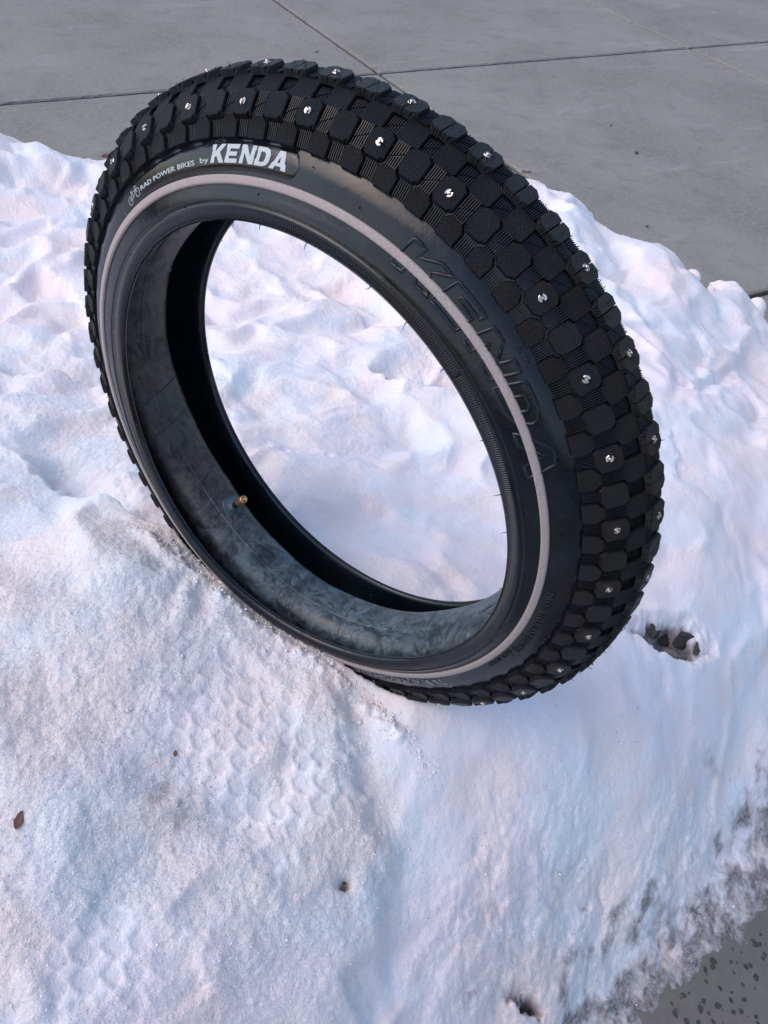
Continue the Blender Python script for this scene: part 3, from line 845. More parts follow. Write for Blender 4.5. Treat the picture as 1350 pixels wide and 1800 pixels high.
# ribs in the gaps between blocks
V, F = [], []
def addbox(m, x0, x1, y0, y1, z0, z1, tp=.3):
    b = len(V); c = (x1 - x0) * tp * .5
    for (x, y, z) in ((x0, y0, z0), (x1, y0, z0), (x1, y1, z0), (x0, y1, z0), (x0 + c, y0 + c, z1), (x1 - c, y0 + c, z1), (x1 - c, y1 - c, z1), (x0 + c, y1 - c, z1)):
        V.append(tuple(m @ Vector((x, y, z))))
    for f_ in ((0, 1, 5, 4), (1, 2, 6, 5), (2, 3, 7, 6), (3, 0, 4, 7), (4, 5, 6, 7)): F.append(tuple(b + q for q in f_))
for i in range(6):
    off = 0.5 if i in (1, 3, 5) else 0.0
    for k in range(NK):
        m, *_r = frame(i, PH + PITCH * (k + off))
        gap = (1 - lenf[i]) * PT * ROWS[i][0]; nb = 6; w = wid[i] * .46
        for q in range(nb):
            x = (-.5 + (q + .5) / nb) * gap * .88
            bw = gap * .88 / nb * .32
            if i == 0:
                addbox(m, x - bw, x + bw, -w, w, -KH - .001, -KH + .0016)
            else:
                sp_ = (q - 2) * w * .12
                addbox(m, x - bw, x + bw, -w, sp_ - .0002, -KH - .001, -KH + .0016)
                addbox(m, x - bw * .6, x + bw * 1.2, sp_ + .0002, w, -KH - .001, -KH + .0013)
o = mesh_obj('groove_ribs', V, F, M_rib, tyre); tag(o, kind='stuff')
# moulding hairs
V, F = [], []
def hair(p, d, L, r=.00042):
    d = d / np.linalg.norm(d); a_ = np.cross(d, [0.3, 0.5, 0.8]); a_ /= np.linalg.norm(a_); b_ = np.cross(d, a_)
    b = len(V); bend = a_ * random.uniform(-.5, .5) + b_ * random.uniform(-.5, .5)
    for q, (t, rr_) in enumerate(((-.15, 1), (.5, .8), (1, .3))):
        c_ = p + d * L * t + bend * L * t * t
        for w in range(3):
            an = 2 * PI * w / 3; V.append(tuple(c_ + (a_ * math.cos(an) + b_ * math.sin(an)) * r * rr_))
    for q in range(2):
        for w in range(3):
            F.append((b + q * 3 + w, b + q * 3 + (w + 1) % 3, b + (q + 1) * 3 + (w + 1) % 3, b + (q + 1) * 3 + w))
for i in (3, 4):
    for k in range(NK * 5):
        thc = PH + PITCH * (k / 5 + random.uniform(-.1, .1))
        m, P0, xa, ya, za = frame(i, thc)
        f_ = (k / 5 + (0 if i == 3 else .5)) % 1.0
        if .36 < f_ < .64: continue
        yy = random.uniform(-.006, .006)
        big_ = random.random() < .08
        hair(P0 + ya * yy - za * .0002, za + xa * random.uniform(-.5, .5) + ya * random.uniform(-.3, .3), random.uniform(.003, .006) if big_ else random.uniform(.001, .0026))
for a_ in range(0, 360, 12):
    tt = math.radians(a_ + random.uniform(-3, 3))
    hair(warp(.2003, .0536, np.array(tt), (1, 0, 0, 0)), np.array([-math.cos(tt), -math.sin(tt), random.uniform(.2, .9)]), random.uniform(.002, .0055))
    tt += .1
    hair(warp(.2010, -.0520, np.array(tt), (0, 0, 1, 0)), np.array([-math.cos(tt), -math.sin(tt), random.uniform(.0, .6)]), random.uniform(.002, .004))
for (r, a_) in [(.2275, 76), (.236, 30), (.2435, 40), (.236, 14), (.241, -10), (.237, -34), (.235, -58), (.238, -70), (.2205, 50), (.233, 108), (.212, 70), (.212, 95), (.212, -75), (.212, -100), (.212, -62)]:
    tt = math.radians(a_); hair(side(r, np.array(tt), 0.0), np.array([random.uniform(-.3, .3), random.uniform(-.3, .3), 1.0]), random.uniform(.0012, .0028), .0005)
o = mesh_obj('moulding_hairs', V, F, M_black, tyre); tag(o, kind='stuff')

# ---- lettering on the sidewall: x runs clockwise (reading direction), y outwards
def text_mesh(txt, bold=0.0, shear=0.0):
    cu = bpy.data.curves.new('t', 'FONT'); cu.body = txt; cu.size = 1.0; cu.offset = bold; cu.shear = shear; cu.resolution_u = 3
    o_ = bpy.data.objects.new('t', cu); link(o_)
    dg = bpy.context.evaluated_depsgraph_get()
    me = bpy.data.meshes.new_from_object(o_.evaluated_get(dg))
    bm = bmesh.new(); bm.from_mesh(me)
    bmesh.ops.remove_doubles(bm, verts=bm.verts, dist=1e-5)
    bpy.data.objects.remove(o_)
    xs = [v.co.x for v in bm.verts]; ys = [v.co.y for v in bm.verts]
    return bm, min(xs), max(xs), min(ys), max(ys)
def place_text(name, txt, r0, r1, a0, a1, mat, bold=0.0, shear=0.0, h=.0003, depth=True, baseline=True, cap=None):
    """letters between radii r0 (foot) and r1 (head), from angle a0 to a1 in degrees"""
    bm, x0, x1, y0, y1 = text_mesh(txt, bold, shear)
    if cap: y0, y1 = cap
    for f_ in range(2):
        es = [e for e in bm.edges if e.calc_length() > 0.28]
        if es: bmesh.ops.subdivide_edges(bm, edges=es, cuts=1)
    if depth:
        r_ = bmesh.ops.extrude_face_region(bm, geom=list(bm.faces))
        vs = [g_ for g_ in r_['geom'] if isinstance(g_, bmesh.types.BMVert)]
        for v in vs: v.co.z = 1
    for v in bm.verts:
        a_ = math.radians(a0 + (a1 - a0) * (v.co.x - x0) / (x1 - x0)); r = r0 + (r1 - r0) * (v.co.y - y0) / (y1 - y0)
        z_ = h if v.co.z > .5 or not depth else -.0002
        v.co = Vector(side(r, np.array(a_), z_))
    bmesh.ops.recalc_face_normals(bm, faces=bm.faces)
    me = bpy.data.meshes.new(name); bm.to_mesh(me); bm.free()
    me.materials.append(mat)
    o_ = bpy.data.objects.new(name, me); link(o_); o_.parent = tyre
    return o_
# the dark panel behind the printing
aa = np.linspace(math.radians(91.5), math.radians(42.5), 90)
edge_in = []; edge_out = []
for a_ in aa:
    d_ = min(abs(a_ - aa[0]), abs(a_ - aa[-1])) * .24
    half = .0078 * math.sqrt(max(0.0, 1 - max(0, 1 - d_ / .0078) ** 2)); half = max(half, .0004)
    mid = float(np.interp(math.degrees(a_), [42, 60, 92], [.2405, .2398, .2375])); edge_in.append(mid - half); edge_out.append(mid + half)
P_ = np.stack([np.stack([side(ei + (eo - ei) * f_, np.array(a_), o_) for f_, o_ in ((-.02, -.0002), (.0, .0003), (.25, .0003), (.5, .0003), (.75, .0003), (1.0, .0003), (1.02, -.0002))]) for a_, ei, eo in zip(aa, edge_in, edge_out)])
grid_mesh('print_panel', P_, M_panel, tyre)
place_text('brand_print', 'RAD POWER BIKES', .2362, .2392, 82.9, 65.9, M_print, .012, 0, .00065, cap=(0.0, .70))
place_text('brand_print', 'by', .2368, .2398, 64.4, 62.2, M_print, .005, 0, .00065, cap=(0.0, .70))

# bold block letters, each as an outline of strokes on a unit square (x 0..1, y 0..1)
SH = 0.22
LET = {
 'K': [[(0,0),(.30,0),(.30,.30),(.42,.40),(.66,0),(1.02,0),(.66,.58),(1.0,1),(.66,1),(.30,.62),(.30,1),(0,1)]],
 'E': [[(0,0),(.92,0),(.92,.23),(.31,.23),(.31,.39),(.85,.39),(.85,.61),(.31,.61),(.31,.77),(.92,.77),(.92,1),(0,1)]],
 'N': [[(0,0),(.28,0),(.28,.60),(.68,0),(1.0,0),(1.0,1),(.72,1),(.72,.42),(.32,1),(0,1)]],
 'D': [[(0,0),(.60,0),(.84,.10),(.97,.32),(.97,.68),(.84,.90),(.60,1),(0,1)], [(.30,.23),(.30,.77),(.54,.77),(.65,.68),(.67,.5),(.65,.32),(.54,.23)]],
 'A': [[(-.06,0),(.26,0),(.34,.19),(.70,.19),(.78,0),(1.1,0),(.70,1),(.34,1)], [(.42,.38),(.62,.38),(.52,.70)]],
}
def solid_letter(bm, ch, r0, r1, a0, a1, h):
    """filled raised letter"""
    loops = LET[ch]; es = []
    for lp in loops:
        vs = [bm.verts.new((x + SH * (y - .5) * (r1 - r0) / (math.radians(abs(a1 - a0)) * r0), y, 0)) for (x, y) in lp]
        es += [bm.edges.new((vs[k], vs[(k + 1) % len(vs)])) for k in range(len(vs))]
    r_ = bmesh.ops.triangle_fill(bm, edges=es, use_beauty=True)
    fs = [g_ for g_ in r_['geom'] if isinstance(g_, bmesh.types.BMFace)]
    ex = bmesh.ops.extrude_face_region(bm, geom=fs)
    up = set(g_ for g_ in ex['geom'] if isinstance(g_, bmesh.types.BMVert))
    allv = set(v for f_ in fs for v in f_.verts) | up
    for v in allv:
        a_ = math.radians(a0 + (a1 - a0) * v.co.x); r = r0 + (r1 - r0) * v.co.y
        v.co = Vector(side(r, np.array(a_), h if v in up else -.0001))
bm = bmesh.new()
KA0, KA1 = 61.5, 44.9; wl = (KA0 - KA1 - 4 * .28) / 5
for q, ch in enumerate('KENDA'):
    a0 = KA0 - q * (wl + .28); solid_letter(bm, ch, .2362, .2462, a0, a0 - wl, .0007)
bmesh.ops.recalc_face_normals(bm, faces=bm.faces)
me = bpy.data.meshes.new('brand_print'); bm.to_mesh(me); bm.free(); me.materials.append(M_print)
o = bpy.data.objects.new('brand_print', me); link(o); o.parent = tyre

def stroke(V, F, pts, r=.0004, h=.0004, closed=True):
    """raised line along points (radius, angle in radians) on the sidewall"""
    # resample
    P_ = []
    n_ = len(pts)
    for k in range(n_ if closed else n_ - 1):
        a_, b_ = np.array(pts[k]), np.array(pts[(k + 1) % n_]); L_ = math.hypot(b_[0] - a_[0], (b_[1] - a_[1]) * .23); m_ = max(1, int(L_ / .004))
        for j in range(m_): P_.append(a_ + (b_ - a_) * j / m_)
    if not closed: P_.append(np.array(pts[-1]))
    n_ = len(P_); base = len(V)
    for k in range(n_):
        a_ = P_[(k - 1) % n_] if closed or k > 0 else P_[k]; b_ = P_[(k + 1) % n_] if closed or k < n_ - 1 else P_[k]
        d_ = np.array([b_[0] - a_[0], (b_[1] - a_[1]) * .23]); d_ /= (np.linalg.norm(d_) + 1e-12); nn_ = np.array([-d_[1], d_[0]])
        for (sx, hz) in ((-1.5, -.0002), (-.6, h), (.6, h), (1.5, -.0002)):
            q = (P_[k][0] + nn_[0] * sx * r, P_[k][1] + nn_[1] * sx * r / .23)
            V.append(side(q[0], np.array(q[1]), hz))
    for k in range(n_ if closed else n_ - 1):
        q = (k + 1) % n_
        for j in range(3): F.append((base + 4 * k + j, base + 4 * q + j, base + 4 * q + j + 1, base + 4 * k + j + 1))
# large embossed outline lettering crossing the stripe
V, F = [], []
r0, r1 = .2208, .2400
spans = [(20.6, 12.3), (11.6, 4.6), (3.3, -4.3), (-5.8, -13.0), (-14.6, -22.0)]
for ch, (a0, a1) in zip('KENDA', spans):
    wd = math.radians(a0 - a1) * .23
    for lp in LET[ch]:
        stroke(V, F, [(r0 + (r1 - r0) * y, math.radians(a0 + (a1 - a0) * (x + .25 * (y - .5) * (r1 - r0) / wd))) for (x, y) in lp], .0009, .00125)
mesh_obj('embossed_lettering', V, F, M_side, tyre, True)
# bicycle emblem
V, F = [], []
def circ_(rc, ac, rad, nn=18): return [(rc + rad * math.sin(2 * PI * k / nn), math.radians(ac) - rad * math.cos(2 * PI * k / nn) / .237) for k in range(nn)]
for (rc, ac) in ((.2360, 87.3), (.2372, 84.25)): stroke(V, F, circ_(rc, ac, .0030), .00022, .0007)
rw = (.2360, math.radians(87.3)); bb = (.2362, math.radians(85.9)); sc = (.2400, math.radians(86.3)); hc_ = (.2404, math.radians(84.8)); fw = (.2372, math.radians(84.25))
for pl in ([rw, bb], [rw, sc], [bb, sc], [bb, hc_], [sc, hc_], [hc_, fw], [hc_, (.2424, math.radians(84.9))], [(.2424, math.radians(85.2)), (.2424, math.radians(84.5))], [sc, (.2412, math.radians(86.45))], [(.2412, math.radians(86.8)), (.2412, math.radians(86.1))]):
    stroke(V, F, pl, .00022, .0007, False)
mesh_obj('bicycle_emblem', V, F, M_print, tyre)
# small embossed marks
place_text('embossed_mark', 'T.W.I.', .2466, .2486, 62.0, 59.3, M_black, .02, 0, .0007, cap=(0, .7))
place_text('embossed_mark', 'T.W.I.', .2440, .2462, -2.6, -5.0, M_side, .02, 0, .0007, cap=(0, .7))
V, F = [], []
stroke(V, F, [(.2461, math.radians(63.1)), (.2461, math.radians(62.3)), (.2484, math.radians(62.7))], .0005, .0007)
mesh_obj('wear_mark', V, F, M_black, tyre)
V, F = [], []
stroke(V, F, [(.2440, math.radians(-1.5)), (.2440, math.radians(-2.2)), (.2464, math.radians(-1.85))], .0004, .0007)
mesh_obj('wear_mark', V, F, M_side, tyre)
place_text('embossed_size', 'INFLATE TO 30 P.S.I. (210 kPa)', .2338, .2388, -47.6, -68.0, M_black, .02, 0, .0008, cap=(0, .7))
place_text('embossed_size', 'MAX. LOAD', .2322, .2352, -69.2, -77.5, M_black, .015, 0, .0008, cap=(0, .7))
place_text('embossed_mark', 'TKIV', .2455, .2475, -59.5, -63.4, M_black, .015, 0, .0007, cap=(0, .7))
# lower print: slanted bars and the model word
V, F = [], []
def quad(ra, rb, a0, a1, sh):
    b = len(V)
    for (r, a_) in ((ra, a0 + sh), (ra, a1 + sh), (rb, a1), (rb, a0)):
        for h_ in (-.0001, .0005): V.append(side(r, np.array(math.radians(a_)), h_))
    F.append((b + 1, b + 3, b + 5, b + 7))
    for k in range(4): F.append((b + 2 * k, b + 2 * ((k + 1) % 4), b + 2 * ((k + 1) % 4) + 1, b + 2 * k + 1))
quad(.2335, .2400, -93.6, -94.3, -.9); quad(.2335, .2400, -95.0, -96.4, -.9); quad(.2335, .2400, -97.2, -99.2, -.9)
mesh_obj('slanted_bars', V, F, M_wprint, tyre)
place_text('lower_print', 'KRUSADE', .2325, .2395, -100.6, -121.0, M_wprint, .02, .25, .0005, cap=(0, .7))

# ------------------------------------------------------------------ inner tube
tube = bpy.data.objects.new('inner_tube', None); link(tube); tube.matrix_world = MW()
tag(tube, 'blue grey rubber inner tube with powdery smears lying inside the fat tyre', 'inner tube')
tp = [(.2500,.0260,0),(.2420,.0325,.2),(.2320,.0355,.5),(.2220,.0345,.8),(.2145,.0300,1),(.2100,.0220,1),(.2080,.0150,1),(.2078,.0135,1),(.2070,.0120,1),(.2060,.0050,1),(.2054,-.0030,1),(.2054,-.0100,1),(.2060,-.0150,1),(.2085,-.0185,1),(.2150,-.0210,.8),(.2260,-.0225,.5),
      (.2400,-.0215,.2),(.2520,-.0160,0),(.2600,-.0040,0),(.2600,.0100,0),(.2560,.0200,0)]
Pt = np.zeros((NTH, len(tp), 3))
for k, (r, z, w) in enumerate(tp):
    wob = 0.0006 * np.sin(th * 9 + k * .7) * np.sin(th * 4 + 1.3) * (1 if 4 < k < 14 else .4)
    Pt[:, k] = warp(r + wob, z + wob, th, (0, 0, 0, w))
UVt = np.stack(np.meshgrid(th / (2 * PI), np.arange(len(tp)) / len(tp), indexing='ij'), -1)
body = grid_mesh('tube_body', Pt, M_tube, tube, True, True, UVt)
def tp_pt(z, t_, off):
    zs_ = np.array([q[1] for q in tp[3:14]])[::-1]; rs2 = np.array([q[0] for q in tp[3:14]])[::-1]
    return warp(np.interp(z, zs_, rs2) - off, z, t_, (0, 0, 0, 1))
# moulded seam round the tube and its cross seams
P_ = np.stack([tp_pt(z, th, o_) for z, o_ in ((.0137, -.0002), (.0131, .0007), (.0125, .0007), (.0119, -.0002))], 1)
grid_mesh('tube_seam', P_, M_tube, tube, True, False)
for a_ in (-128, -60, -100, 170, 143, 152, 112):
    zz_ = np.linspace(-.016, .030, 24)
    P_ = np.stack([tp_pt(zz_, np.full(24, math.radians(a_ + d_) + (0.0 * zz_)) + 1.2 * (zz_ - .01) ** 1 * (1 if a_ > 0 else .6), o_) for d_, o_ in ((-.28, -.0002), (-.1, .0006), (.1, .0006), (.28, -.0002))], 1)
    grid_mesh('cross_seam', P_, M_tube, tube)
# valve
va = math.radians(-177.5)
vb = tp_pt(-.0035, np.array(va), 0.0)
vd = np.array([-math.cos(va), -math.sin(va), 0.10]); vd /= np.linalg.norm(vd)
def lathe(name, prof_, mat, parent, base, d, nn=20, smooth=True):
    a_ = np.cross(d, [0.1, 0.2, 1.0]); a_ /= np.linalg.norm(a_); b_ = np.cross(d, a_)
    V = []; F = []
    for (r, t) in prof_:
        for k in range(nn):
            an = 2 * PI * k / nn; V.append(base + d * t + (a_ * math.cos(an) + b_ * math.sin(an)) * r)
    for q in range(len(prof_) - 1):
        for k in range(nn): F.append((q * nn + k, q * nn + (k + 1) % nn, (q + 1) * nn + (k + 1) % nn, (q + 1) * nn + k))
    F.append(tuple((len(prof_) - 1) * nn + k for k in range(nn)))
    return mesh_obj(name, V, F, mat, parent, smooth)
lathe('valve_patch', [(.0125, -.0012), (.0120, .0004), (.0100, .0008), (.0045, .0012), (.0040, .003)], M_tube, tube, vb, vd, 28)
valve = lathe('valve', [(.0040, -.001), (.0032, .002), (.0031, .0135), (.0033, .0136), (.0033, .0150), (.0027, .0152), (.0027, .0185)], M_rib, tube, vb, vd)
lathe('valve_collar', [(.0034, .0128), (.0035, .0132), (.0035, .0162), (.0033, .0166), (.0028, .0168)], M_steel, valve, vb, vd)
lathe('valve_cap', [(.0028, .0165), (.0040, .0170), (.0042, .0185), (.0042, .0270), (.0038, .0285), (.0022, .0286), (.0021, .0262)], M_brass, valve, vb, vd)
lathe('valve_pin', [(.0012, .0255), (.0012, .0284), (.0008, .0288)], M_steel, valve, vb, vd, 10)

# ------------------------------------------------------------------ small things on the snow and pavement
def leaf(name, c, size, ang, curl, mat, tilt=(0, 0), label='', cat='leaf', elong=.45):
    V = []; F = []; nu, nv = 9, 5
    for i in range(nu):
        t = i / (nu - 1); w = math.sin(PI * t ** .85) * elong * size * .5 * (1 + .12 * math.sin(t * 17)) + .0004
        for j in range(nv):
            s_ = (j / (nv - 1)) * 2 - 1
            V.append(((t - .5) * size, s_ * w, curl * size * (s_ * s_ * .5 + .6 * (2 * t - 1) ** 2) + .02 * size * math.sin(9 * t + 5 * s_)))
    for i in range(nu - 1):
        for j in range(nv - 1):
            a_ = i * nv + j; F.append((a_, a_ + nv, a_ + nv + 1, a_ + 1))
    nb = len(V); V2 = [(x, y, z - .0007) for (x, y, z) in V]; V += V2
    F += [tuple(nb + q for q in reversed(f_)) for f_ in F[:]]
    bd = [j for j in range(nv)] + [i * nv + nv - 1 for i in range(1, nu)] + [(nu - 1) * nv + j for j in range(nv - 2, -1, -1)] + [i * nv for i in range(nu - 2, 0, -1)]
    for k in range(len(bd)):
        a_, b_ = bd[k], bd[(k + 1) % len(bd)]; F.append((a_, b_, b_ + nb, a_ + nb))
    o_ = mesh_obj(name, V, F, mat, None, True)
    o_.location = Vector(c) + Vector((0, 0, .0012)); o_.rotation_euler = (tilt[0], tilt[1], ang)
    if label: tag(o_, label, cat)
    return o_
leaf('leaf', surf_px(33, 1443), .0145, 1.0, .12, M_leaf, (.5, -.2), 'small pinkish brown leaf scrap lying on the granular snow by the left edge')
leaf('bud_scale', surf_px(308, 1326), .0060, 1.2, .2, M_leaf, (.4, 0), 'tiny reddish bud scale on the trodden snow left of the tread prints', 'bud scale')
leaf('leaf', surf_px(925, 303), .034, -.35, .1, M_leaf, (0, 0), 'curled brown leaf lying alone on the bare concrete to the right', elong=.3)
leaf('leaf', surf_px(557, 92) + np.array([0, 0, .0]), .022, .1, .1, M_wet, (0, 0), 'thin dark leaf scrap on the concrete above the top of the tyre', elong=.25)
leaf('leaf', at_h(194, 275, .03) + (.03,), .06, 0.4, .15, M_leaf, (0, 0), 'orange brown leaf at the far foot of the snow bank beside the tyre', elong=.4)
def pebble(name, c, r, mat, label, cat):
    bm = bmesh.new(); bmesh.ops.create_icosphere(bm, subdivisions=2, radius=r)
    for v in bm.verts: v.co *= 1 + random.uniform(-.18, .18); v.co.z *= .6
    me = bpy.data.meshes.new(name); bm.to_mesh(me); bm.free(); me.materials.append(mat)
    o_ = bpy.data.objects.new(name, me); link(o_); o_.location = Vector(c) + Vector((0, 0, r * .4)); tag(o_, label, cat); return o_
pebble('pebble', surf_px(966, 718 / 1.8), .006, M_wet, 'small dark pebble on the bare concrete just beyond the snow ridge', 'pebble') if False else None
pebble('pebble', surf_px(1137, 399), .0045, M_wet, 'small dark pebble on the concrete just past the rounded snow ridge', 'pebble')
pebble('pebble', surf_px(1118, 270), .0075, M_wet, 'small brown pebble on the concrete beyond the curled leaf', 'pebble')
pebble('pebble', surf_px(1074, 402 * .55), .004, M_wet, 'tiny dark pebble on the open concrete above the curled leaf', 'pebble')
# dark crumb melted into the snow
def clod(name, c, size, nleg, label, cat):
    bm = bmesh.new(); bmesh.ops.create_icosphere(bm, subdivisions=2, radius=size)
    for v in bm.verts:
        f_ = 1 + .5 * math.sin(v.co.x / size * 4 + v.co.y / size * 3) + random.uniform(-.25, .25); v.co.x *= f_; v.co.y *= f_; v.co.z *= .5
    me = bpy.data.meshes.new(name); bm.to_mesh(me); bm.free(); me.materials.append(M_wet)
    o_ = bpy.data.objects.new(name, me); link(o_); o_.location = Vector(c) + Vector((0, 0, size * .2)); tag(o_, label, cat); return o_
clod('dirt_crumb', surf_px(605, 1555), .0014, 5, 'black dirt crumb sunk in a small melt pit low in the middle of the snow', 'dirt')
# rotten leaves in the hole beside the tyre
WL = ["black rotten leaf at the left end of the melt hole beside the tyre","crumpled black leaf low at the front of the melt hole","largest black rotten leaf in the middle of the melt hole","small black leaf at the right end of the melt hole"]
hz = [(1148, 1112, .028, .3), (1170, 1124, .026, -.3), (1196, 1131, .034, -.15), (1224, 1142, .024, .2)]
for q, (u, v, sz, an) in enumerate(hz):
    c = surf_px(u, v)
    o_ = leaf('wet_leaf', c, sz, an, .06, M_wet, (.85 + random.uniform(-.2, .2), random.uniform(-.25, .25)), elong=.75)
    tag(o_, WL[q], 'leaf', 'rotten leaves in the melt hole')
# loose snow lumps along the far edge
def lump_(u, v, h, r, label, sq=.8):
    x, y = at_h(u, v, h)
    bm = bmesh.new(); bmesh.ops.create_icosphere(bm, subdivisions=4, radius=r)
    ph_ = random.uniform(0, 9)
    for vv in bm.verts:
        c = vv.co / r
        f_ = 1 + .10 * math.sin(3.1 * c.x + ph_) * math.cos(2.7 * c.y + ph_) + .05 * math.sin(7 * c.z + 5 * c.x + ph_) + .02 * math.sin(19 * c.y + 13 * c.x)
        vv.co *= f_; vv.co.z *= sq
    me = bpy.data.meshes.new('snow_lump'); bm.to_mesh(me); bm.free(); me.materials.append(M_snow)
    me.polygons.foreach_set('use_smooth', [True] * len(me.polygons))
    a_ = me.attributes.new('rough', 'FLOAT', 'POINT'); a_.data.foreach_set('value', [.2] * len(me.vertices))
    o_ = bpy.data.objects.new('snow_lump', me); link(o_); o_.location = (x, y, h); tag(o_, label, 'snow lump', 'lumps along the far edge of the bank')
lump_(1318, 556, .150, .032, 'upright rounded snow lump at the right end of the far ridge', 1.3)
lump_(1279, 512, .165, .030, 'snow lump on the far ridge next to the upright rounded one')
lump_(1262, 508, .150, .022, 'small angular snow lump at the crest left of the rounded ones', .9)
lump_(1216, 488, .215, .020, 'smallest snow lump standing on the steep drop of the far ridge', .9)
# grit on the snow: nobody could count it
def grit(name, pts, smin, smax, mat, up=.0003):
    V, F = [], []
    for p_ in pts:
        s_ = random.uniform(smin, smax); b = len(V)
        for k in range(4): V.append((p_[0] + random.uniform(-s_, s_), p_[1] + random.uniform(-s_, s_), p_[2] + up + (s_ if k == 3 else 0)))
        F.extend([(b, b + 1, b + 3), (b + 1, b + 2, b + 3), (b + 2, b, b + 3), (b, b + 2, b + 1)])
    o_ = mesh_obj(name, V, F, mat); tag(o_, kind='stuff'); return o_
pts = []
for (u, v, su, sv, n_) in [(120, 1300, 110, 150, 150), (330, 1400, 60, 50, 110), (230, 1350, 60, 60, 60), (60, 1500, 60, 60, 50), (430, 1520, 40, 30, 30), (300, 1180, 200, 100, 50), (840, 1490, 20, 15, 18), (500, 460, 90, 60, 50), (400, 640, 60, 200, 40), (1150, 1580, 110, 80, 70), (1000, 1700, 120, 70, 40), (700, 1600, 300, 150, 50), (1230, 1250, 80, 60, 40), (130, 600, 90, 150, 50), (1150, 850, 120, 200, 14)]:
    for _ in range(n_):
        uu, vv = random.gauss(u, su), random.gauss(v, sv)
        if 0 < uu < 1350 and 280 < vv < 1800:
            p_ = surf_px(uu, vv)
            if p_[2] > .004: pts.append(p_)
grit('snow_grit', pts, .00035, .0010, M_grit)
# bits of ice and drops on the wet concrete at the lower right
V, F = [], []
Vw, Fw = [], []
def dome(V, F, c, r, hgt, nn=9):
    b = len(V); sx = random.uniform(.6, 1.25)
    rd = [random.uniform(.75, 1.2) for _ in range(nn)]
    for (sc_, z) in ((1, 0), (.8, hgt * .6), (.4, hgt)):
        for k in range(nn): V.append((c[0] + r * sc_ * rd[k] * math.cos(2 * PI * k / nn) * sx, c[1] + r * sc_ * rd[k] * math.sin(2 * PI * k / nn), .0004 + z))
    for q in range(2):
        for k in range(nn): F.append((b + q * nn + k, b + q * nn + (k + 1) % nn, b + (q + 1) * nn + (k + 1) % nn, b + (q + 1) * nn + k))
    F.append(tuple(b + 2 * nn + k for k in range(nn)))
for _ in range(150):
    u = random.uniform(1130, 1360); v = random.uniform(1600, 1800)
    if u + v * .62 < 2270 + random.gauss(0, 30): continue
    x, y = at_h(u, v, 0)
    if bil(x, y) > -.001: continue
    far_ = max(0, (u + v * .62 - 2300) / 180)
    if random.random() < far_ * .55: continue
    r = random.uniform(.0008, .0034) * (1.2 - .4 * min(far_, 1))
    dome(Vw, Fw, (x, y), r * 1.15, .0004)
    if random.random() < .5: dome(V, F, (x + r * .1, y), r * .75, r * .55)
o = mesh_obj('wet_spots', Vw, Fw, M_wetspot, None, True); tag(o, kind='stuff')
o = mesh_obj('ice_drops', V, F, M_ice, None, True); tag(o, kind='stuff')
# glinting grains of old snow
pts = []
V, F = [], []
for (u, v, su, sv, n_) in [(150, 1250, 120, 130, 700), (250, 1450, 160, 120, 500), (350, 1100, 140, 60, 250), (200, 1650, 150, 90, 300), (120, 680, 100, 120, 200), (620, 1420, 40, 120, 150), (1200, 1650, 90, 60, 160)]:
    for _ in range(n_):
        uu, vv = random.gauss(u, su), random.gauss(v, sv)
        if 0 < uu < 1350 and 300 < vv < 1800:
            p_ = surf_px(uu, vv)
            if p_[2] < .004: continue
            s_ = random.uniform(.0005, .0011); b = len(V)
            for k in range(4): V.append((p_[0] + random.uniform(-s_, s_), p_[1] + random.uniform(-s_, s_), p_[2] - .0003 + (s_ * random.uniform(.8, 1.4) if k == 3 else random.uniform(0, s_ * .6))))
            F.extend([(b, b + 1, b + 3), (b + 1, b + 2, b + 3), (b + 2, b, b + 3), (b, b + 2, b + 1)])
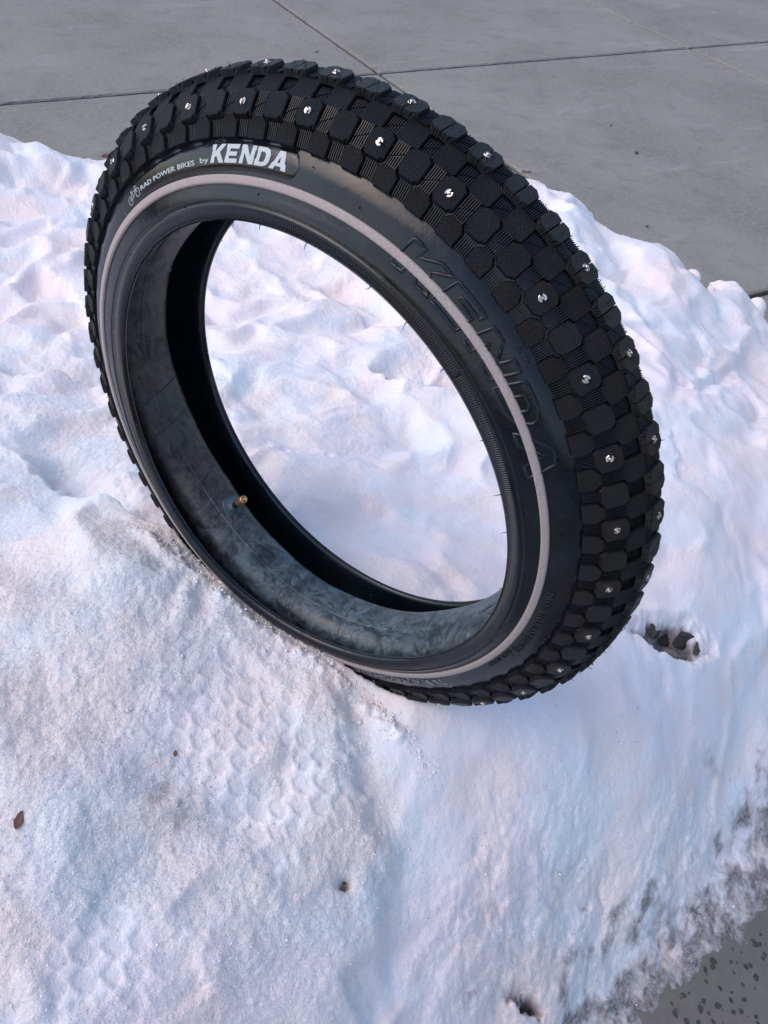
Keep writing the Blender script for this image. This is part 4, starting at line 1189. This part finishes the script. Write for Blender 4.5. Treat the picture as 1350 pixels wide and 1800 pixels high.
s = NT('ice_grain'); s.set(color=(0.93, 0.95, 0.97), rough=0.08, spec=0.8); s.set(normal=s.bump(s.noise(s.co(), 900, 2), 0.4, 0.0005)); M_grain = s.m
o = mesh_obj('ice_grains', V, F, M_grain); tag(o, kind='stuff')

# crumbs of old snow lying about, thickest along the tyre and the broken edges
V, F = [], []
OCT = [(1, 0, 0), (0, 1, 0), (-1, 0, 0), (0, -1, 0), (.55, .55, .6), (-.55, .55, .6), (-.5, -.55, .65), (.55, -.5, .6), (0, 0, .95)]
OF = [(0, 1, 4), (1, 2, 5), (2, 3, 6), (3, 0, 7), (0, 4, 7), (1, 5, 4), (2, 6, 5), (3, 7, 6), (4, 5, 8), (5, 6, 8), (6, 7, 8), (7, 4, 8)]
def crumb(x, y, r):
    h = bil(x, y)
    if h < .01: return
    b = len(V); an = random.uniform(0, 6.28); ca, sa = math.cos(an) * r, math.sin(an) * r
    for (a_, b_, c_) in OCT:
        j = random.uniform(.7, 1.25); V.append((x + (a_ * ca - b_ * sa) * j, y + (a_ * sa + b_ * ca) * j, h - r * .25 + c_ * r * .45 * j))
    for f_ in OF: F.append(tuple(b + q for q in f_))
for (u, v, sg, n_) in [(150, 1250, .13, 900), (380, 1450, .12, 800), (180, 1600, .14, 500), (250, 1050, .08, 350), (100, 750, .12, 250), (640, 1480, .035, 220), (1050, 1600, .10, 600), (1200, 1500, .07, 300), (880, 1700, .06, 200), (500, 550, .14, 180)]:
    c = px(u, v)
    for _ in range(int(n_ * .3)):
        crumb(random.gauss(c[0], sg * .8), random.gauss(c[1], sg * .8), min(.0022, .0005 * math.exp(abs(random.gauss(0, .5)))))
for _ in range(700):      # along the near side of the tyre
    s_ = random.uniform(-.22, .21); o_ = .0600 + abs(random.gauss(0, .010))
    crumb(TW[0] + ax_h[0] * o_ + s_h[0] * s_, TW[1] + ax_h[1] * o_ + s_h[1] * s_, .0005 * math.exp(abs(random.gauss(0, .7))))
o = mesh_obj('snow_crumbs', V, F, M_snow, None, True); tag(o, kind='stuff')
